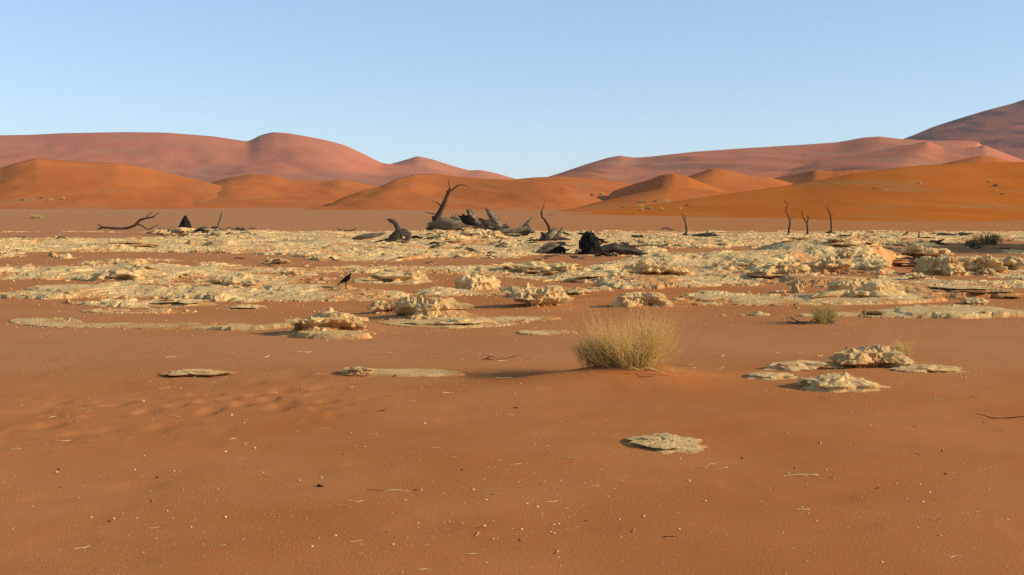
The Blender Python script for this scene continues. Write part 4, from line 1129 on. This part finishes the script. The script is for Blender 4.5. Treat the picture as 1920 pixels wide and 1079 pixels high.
# ------------------------------------------------------------------ LITTER ON THE SAND
rng = random.Random(11)
peb_me = []
PEB = 'small pale clay pebble lying on the red sand'
for i in range(420):
    lx = rng.uniform(-30, 1950); ly = 1095 - 380 * rng.random() ** 1.0
    if rng.random() < .5:
        ly = rng.uniform(880, 1010)
    p = at(lx, ly, 5.0); d = p - np.array([0, 0, EYE]); t = -EYE / d[2]
    p = np.array([d[0] * t, d[1] * t, 0])
    if float(n2(p[0] / 1.3, p[1] / 1.8, 301)) < rng.uniform(-1.0, .25):
        continue
    p[2] = float(ground_z(p[0], p[1]))
    sz = rng.choice((.8, 1.0, 1.2, 1.5, 2.2)) * p[1] / F * 1.1
    dark = i % 9 == 0
    key = i % 6 + (6 if dark else 0)
    ex = [o for o in peb_me if o['_k'] == key]
    if not ex:
        v, f = ico(1)
        v = v * np.array([1.2, .9, .7]) * (1 + .45 * fbm3(v * 1.7 + key * 3, 2, key))[:, None]
        o = put('dark_pebble' if dark else 'pebble', v + p, f, M_dark if dark else M_chip, base=p, smooth=False)
        o['_k'] = key; peb_me.append(o)
    else:
        o = ex[0].copy(); COL.objects.link(o)
    o.location = p + np.array([0, 0, sz * .3]); o.scale = (sz, sz, sz); o.rotation_euler = (rng.uniform(-.4, .4), rng.uniform(-.4, .4), rng.uniform(0, 6.28))
    if dark:
        mark(o, 'small dark brown pellet lying on the red sand', 'pebble', 'dark pellets scattered over the sand')
    else:
        mark(o, PEB, 'pebble', 'pale pebbles scattered over the sand')
for o in peb_me:
    del o['_k']
for o in list(COL.objects):
    if '_k' in o:
        del o['_k']
straw_me = []
for i in range(280):
    lx = rng.uniform(-30, 1950); ly = 1090 - 430 * rng.random()
    d = ray(lx, ly); t = -EYE / float(d[2])
    p = np.array([float(d[0]) * t, float(d[1]) * t, 0]); p[2] = float(ground_z(p[0], p[1]))
    if i >= 8 and float(n2(p[0] / 1.3, p[1] / 1.8, 301)) < rng.uniform(-1.0, .3):
        continue
    if i < 8:
        r_ = np.random.RandomState(i)
        pts = np.stack([np.linspace(-.5, .5, 4), r_.normal(0, .06, 4), np.abs(r_.normal(.0, .02, 4)) + .02], -1)
        V, f = tube_geo(pts, [.016, .024, .022, .010], 4, 0, 0, 2)
        o = put('dry_straw', V + p, f, M_pale if i % 3 else M_straw, base=p); straw_me.append(o)
    else:
        o = straw_me[i % 8].copy(); COL.objects.link(o)
    L = rng.choice((rng.uniform(6, 14), rng.uniform(10, 32))) * p[1] / F
    o.location = p + np.array([0, 0, .001]); o.scale = (L, L, L); o.rotation_euler = (0, rng.uniform(-.06, .06), rng.choice((rng.uniform(-.5, .5), rng.uniform(0, 3.14))))
    mark(o, 'short pale bit of dry straw lying on the red sand', 'straw', 'bits of dry straw scattered over the sand')

def flecks():
    r = np.random.RandomState(3)
    n = 7000
    lx = r.uniform(-60, 1980, n); ly = 622 + 470 * r.uniform(0, 1, n) ** .9
    dx, dy, dz = ray(lx, ly); t = -EYE / dz
    X, Y = dx * t, dy * t
    keep = n2(X / 1.5, Y / 2.2, 301) > r.uniform(-.9, .5, n)
    X, Y = X[keep], Y[keep]
    Z = ground_z(X, Y)
    sz = r.uniform(.3, .95, len(X)) * Y / F
    a = r.uniform(0, 6.28, len(X))
    tet = np.array([[1.5, 0, 0], [-.8, .7, 0], [-.6, -.8, .1], [0, 0, .8]])
    ca, sa = np.cos(a), np.sin(a)
    V = np.zeros((len(X), 4, 3))
    V[..., 0] = X[:, None] + sz[:, None] * (tet[:, 0] * ca[:, None] - tet[:, 1] * sa[:, None])
    V[..., 1] = Y[:, None] + sz[:, None] * (tet[:, 0] * sa[:, None] + tet[:, 1] * ca[:, None])
    V[..., 2] = Z[:, None] + sz[:, None] * tet[:, 2] + .001
    fi = np.array([[0, 1, 3], [1, 2, 3], [2, 0, 3]])
    Fc = (np.arange(len(X))[:, None, None] * 4 + fi).reshape(-1, 3)
    put('gravel', V.reshape(-1, 3), Fc, M_chip, smooth=False, kind='stuff')
    # crumbs of broken crust over the whole pan
    n = 9000
    lx = r.uniform(-60, 1980, n); ly = 436 + 190 * r.uniform(0, 1, n)
    dx, dy, dz = ray(lx, ly); t = -EYE / dz
    X, Y = dx * t, dy * t
    Z = np.maximum(ground_z(X, Y), clay_z(X, Y))
    near = np.abs(clay_z(X, Y, False) - ground_z(X, Y)) < .13
    k = near | (r.uniform(0, 1, n) < .25)
    X, Y, Z = X[k], Y[k], Z[k]
    sz = r.uniform(.5, 2.0, len(X)) * Y / F
    ex, ey, es = [], [], []
    for (rx, ry, rw, rh, _l, _k) in ROCKS:
        if ry < 470:
            continue
        c_ = hit(rx, ry); kq = c_[1] / F
        nn_ = int(rw * .55)
        ex.append(c_[0] + r.normal(0, .42, nn_) * rw * kq); ey.append(c_[1] + rw * kq * .2 + r.normal(-.05, .32, nn_) * rw * kq); es.append(r.uniform(.5, 2.4, nn_) ** 1.2 * .8 * kq)
    ex, ey, es = np.concatenate(ex), np.concatenate(ey), np.concatenate(es)
    X = np.concatenate([X, ex]); Y = np.concatenate([Y, ey]); Z = np.concatenate([Z, surf_z(ex, ey)]); sz = np.concatenate([sz, es])
    v0, f0 = ico(1)
    v0 = v0 * np.array([1, .8, .7]) * (1 + .3 * fbm3(v0 * 2, 2, 3))[:, None]
    a = r.uniform(0, 6.28, len(X)); ca, sa = np.cos(a), np.sin(a)
    V = np.zeros((len(X), len(v0), 3))
    V[..., 0] = X[:, None] + sz[:, None] * (v0[:, 0] * ca[:, None] - v0[:, 1] * sa[:, None])
    V[..., 1] = Y[:, None] + sz[:, None] * (v0[:, 0] * sa[:, None] + v0[:, 1] * ca[:, None])
    V[..., 2] = Z[:, None] + sz[:, None] * (v0[:, 2] + .1)
    Fc = (np.arange(len(X))[:, None, None] * len(v0) + f0).reshape(-1, 3)
    put('clay_rubble', V.reshape(-1, 3), Fc, M_clay, smooth=False, kind='stuff')
flecks()

# ------------------------------------------------------------------ the thorn tree just outside the view, whose shade falls across the pan at the right
def thorn_tree(x, y, h, seed, label):
    r = np.random.RandomState(seed)
    z0 = float(surf_z(x, y))
    base = np.array([x, y, z0])
    root = thing('thorn_tree', base, label, 'tree', 'thorn trees beyond the right edge')
    V, f = tube_geo([base + [0, 0, -.3], base + [.1, 0, .8], base + [-.1, .2, 1.7]], [.42, .34, .28], 10, .2, seed)
    put('trunk', V, f, M_branch, parent=root)
    ends = []
    for i in range(9):
        a = i * .7 + r.uniform(-.2, .2)
        rr = r.uniform(1.2, 2.3)
        e = base + np.array([math.cos(a) * rr, math.sin(a) * rr * 1.7, h * r.uniform(.6, .9)])
        s = base + np.array([-.1, .2, 1.5])
        V, f = tube_geo([s, s * .6 + e * .4 + [0, 0, .3], e], [.17, .10, .03], 6, .2, i)
        put('branch', V, f, M_branch, parent=root)
        ends.append(e); ends.append(s * .4 + e * .6)
    n = 9000
    E = np.array(ends)[r.randint(0, len(ends), n)]
    C = E + r.normal(0, 1, (n, 3)) * np.array([.6, 1.7, .5])
    C[:, 2] = np.maximum(C[:, 2], z0 + .5)
    a, b = r.normal(0, 1, (n, 3)), r.normal(0, 1, (n, 3))
    a /= np.linalg.norm(a, axis=1)[:, None]; b /= np.linalg.norm(b, axis=1)[:, None]
    s = .13
    V = np.stack([C - a * s, C + b * s * .6, C + a * s, C - b * s * .6], 1).reshape(-1, 3)
    put('crown', V, np.arange(n * 4).reshape(-1, 4), M_leaf, parent=root, smooth=False)
thorn_tree(32.8, 57.0, 4.3, 3, 'low spreading green thorn tree just beyond the right edge of the view')
thorn_tree(35.4, 62.0, 4.3, 8, 'middle one of three green thorn trees just beyond the right edge of the view')
thorn_tree(39.0, 69.5, 4.4, 5, 'green thorn tree standing behind the low spreading one beyond the right edge')

# ------------------------------------------------------------------ the thin air between here and the far dunes
def haze(density=.00004):
    m = bpy.data.materials.new('haze'); m.use_nodes = True
    nt = m.node_tree; nt.nodes.clear()
    o_ = nt.nodes.new('ShaderNodeOutputMaterial'); v_ = nt.nodes.new('ShaderNodeVolumePrincipled')
    v_.inputs['Color'].default_value = (.80, .86, 1.0, 1)
    v_.inputs['Density'].default_value = density
    nt.links.new(v_.outputs[0], o_.inputs['Volume'])
    x0, x1, y0, y1, z0, z1 = -9500, 9500, -9500, 9500, -60, 420
    v = [(x, y, z) for x in (x0, x1) for y in (y0, y1) for z in (z0, z1)]
    f = [(0, 1, 3, 2), (4, 6, 7, 5), (0, 4, 5, 1), (2, 3, 7, 6), (0, 2, 6, 4), (1, 5, 7, 3)]
    put('haze', v, f, m, smooth=False, kind='stuff')
haze()
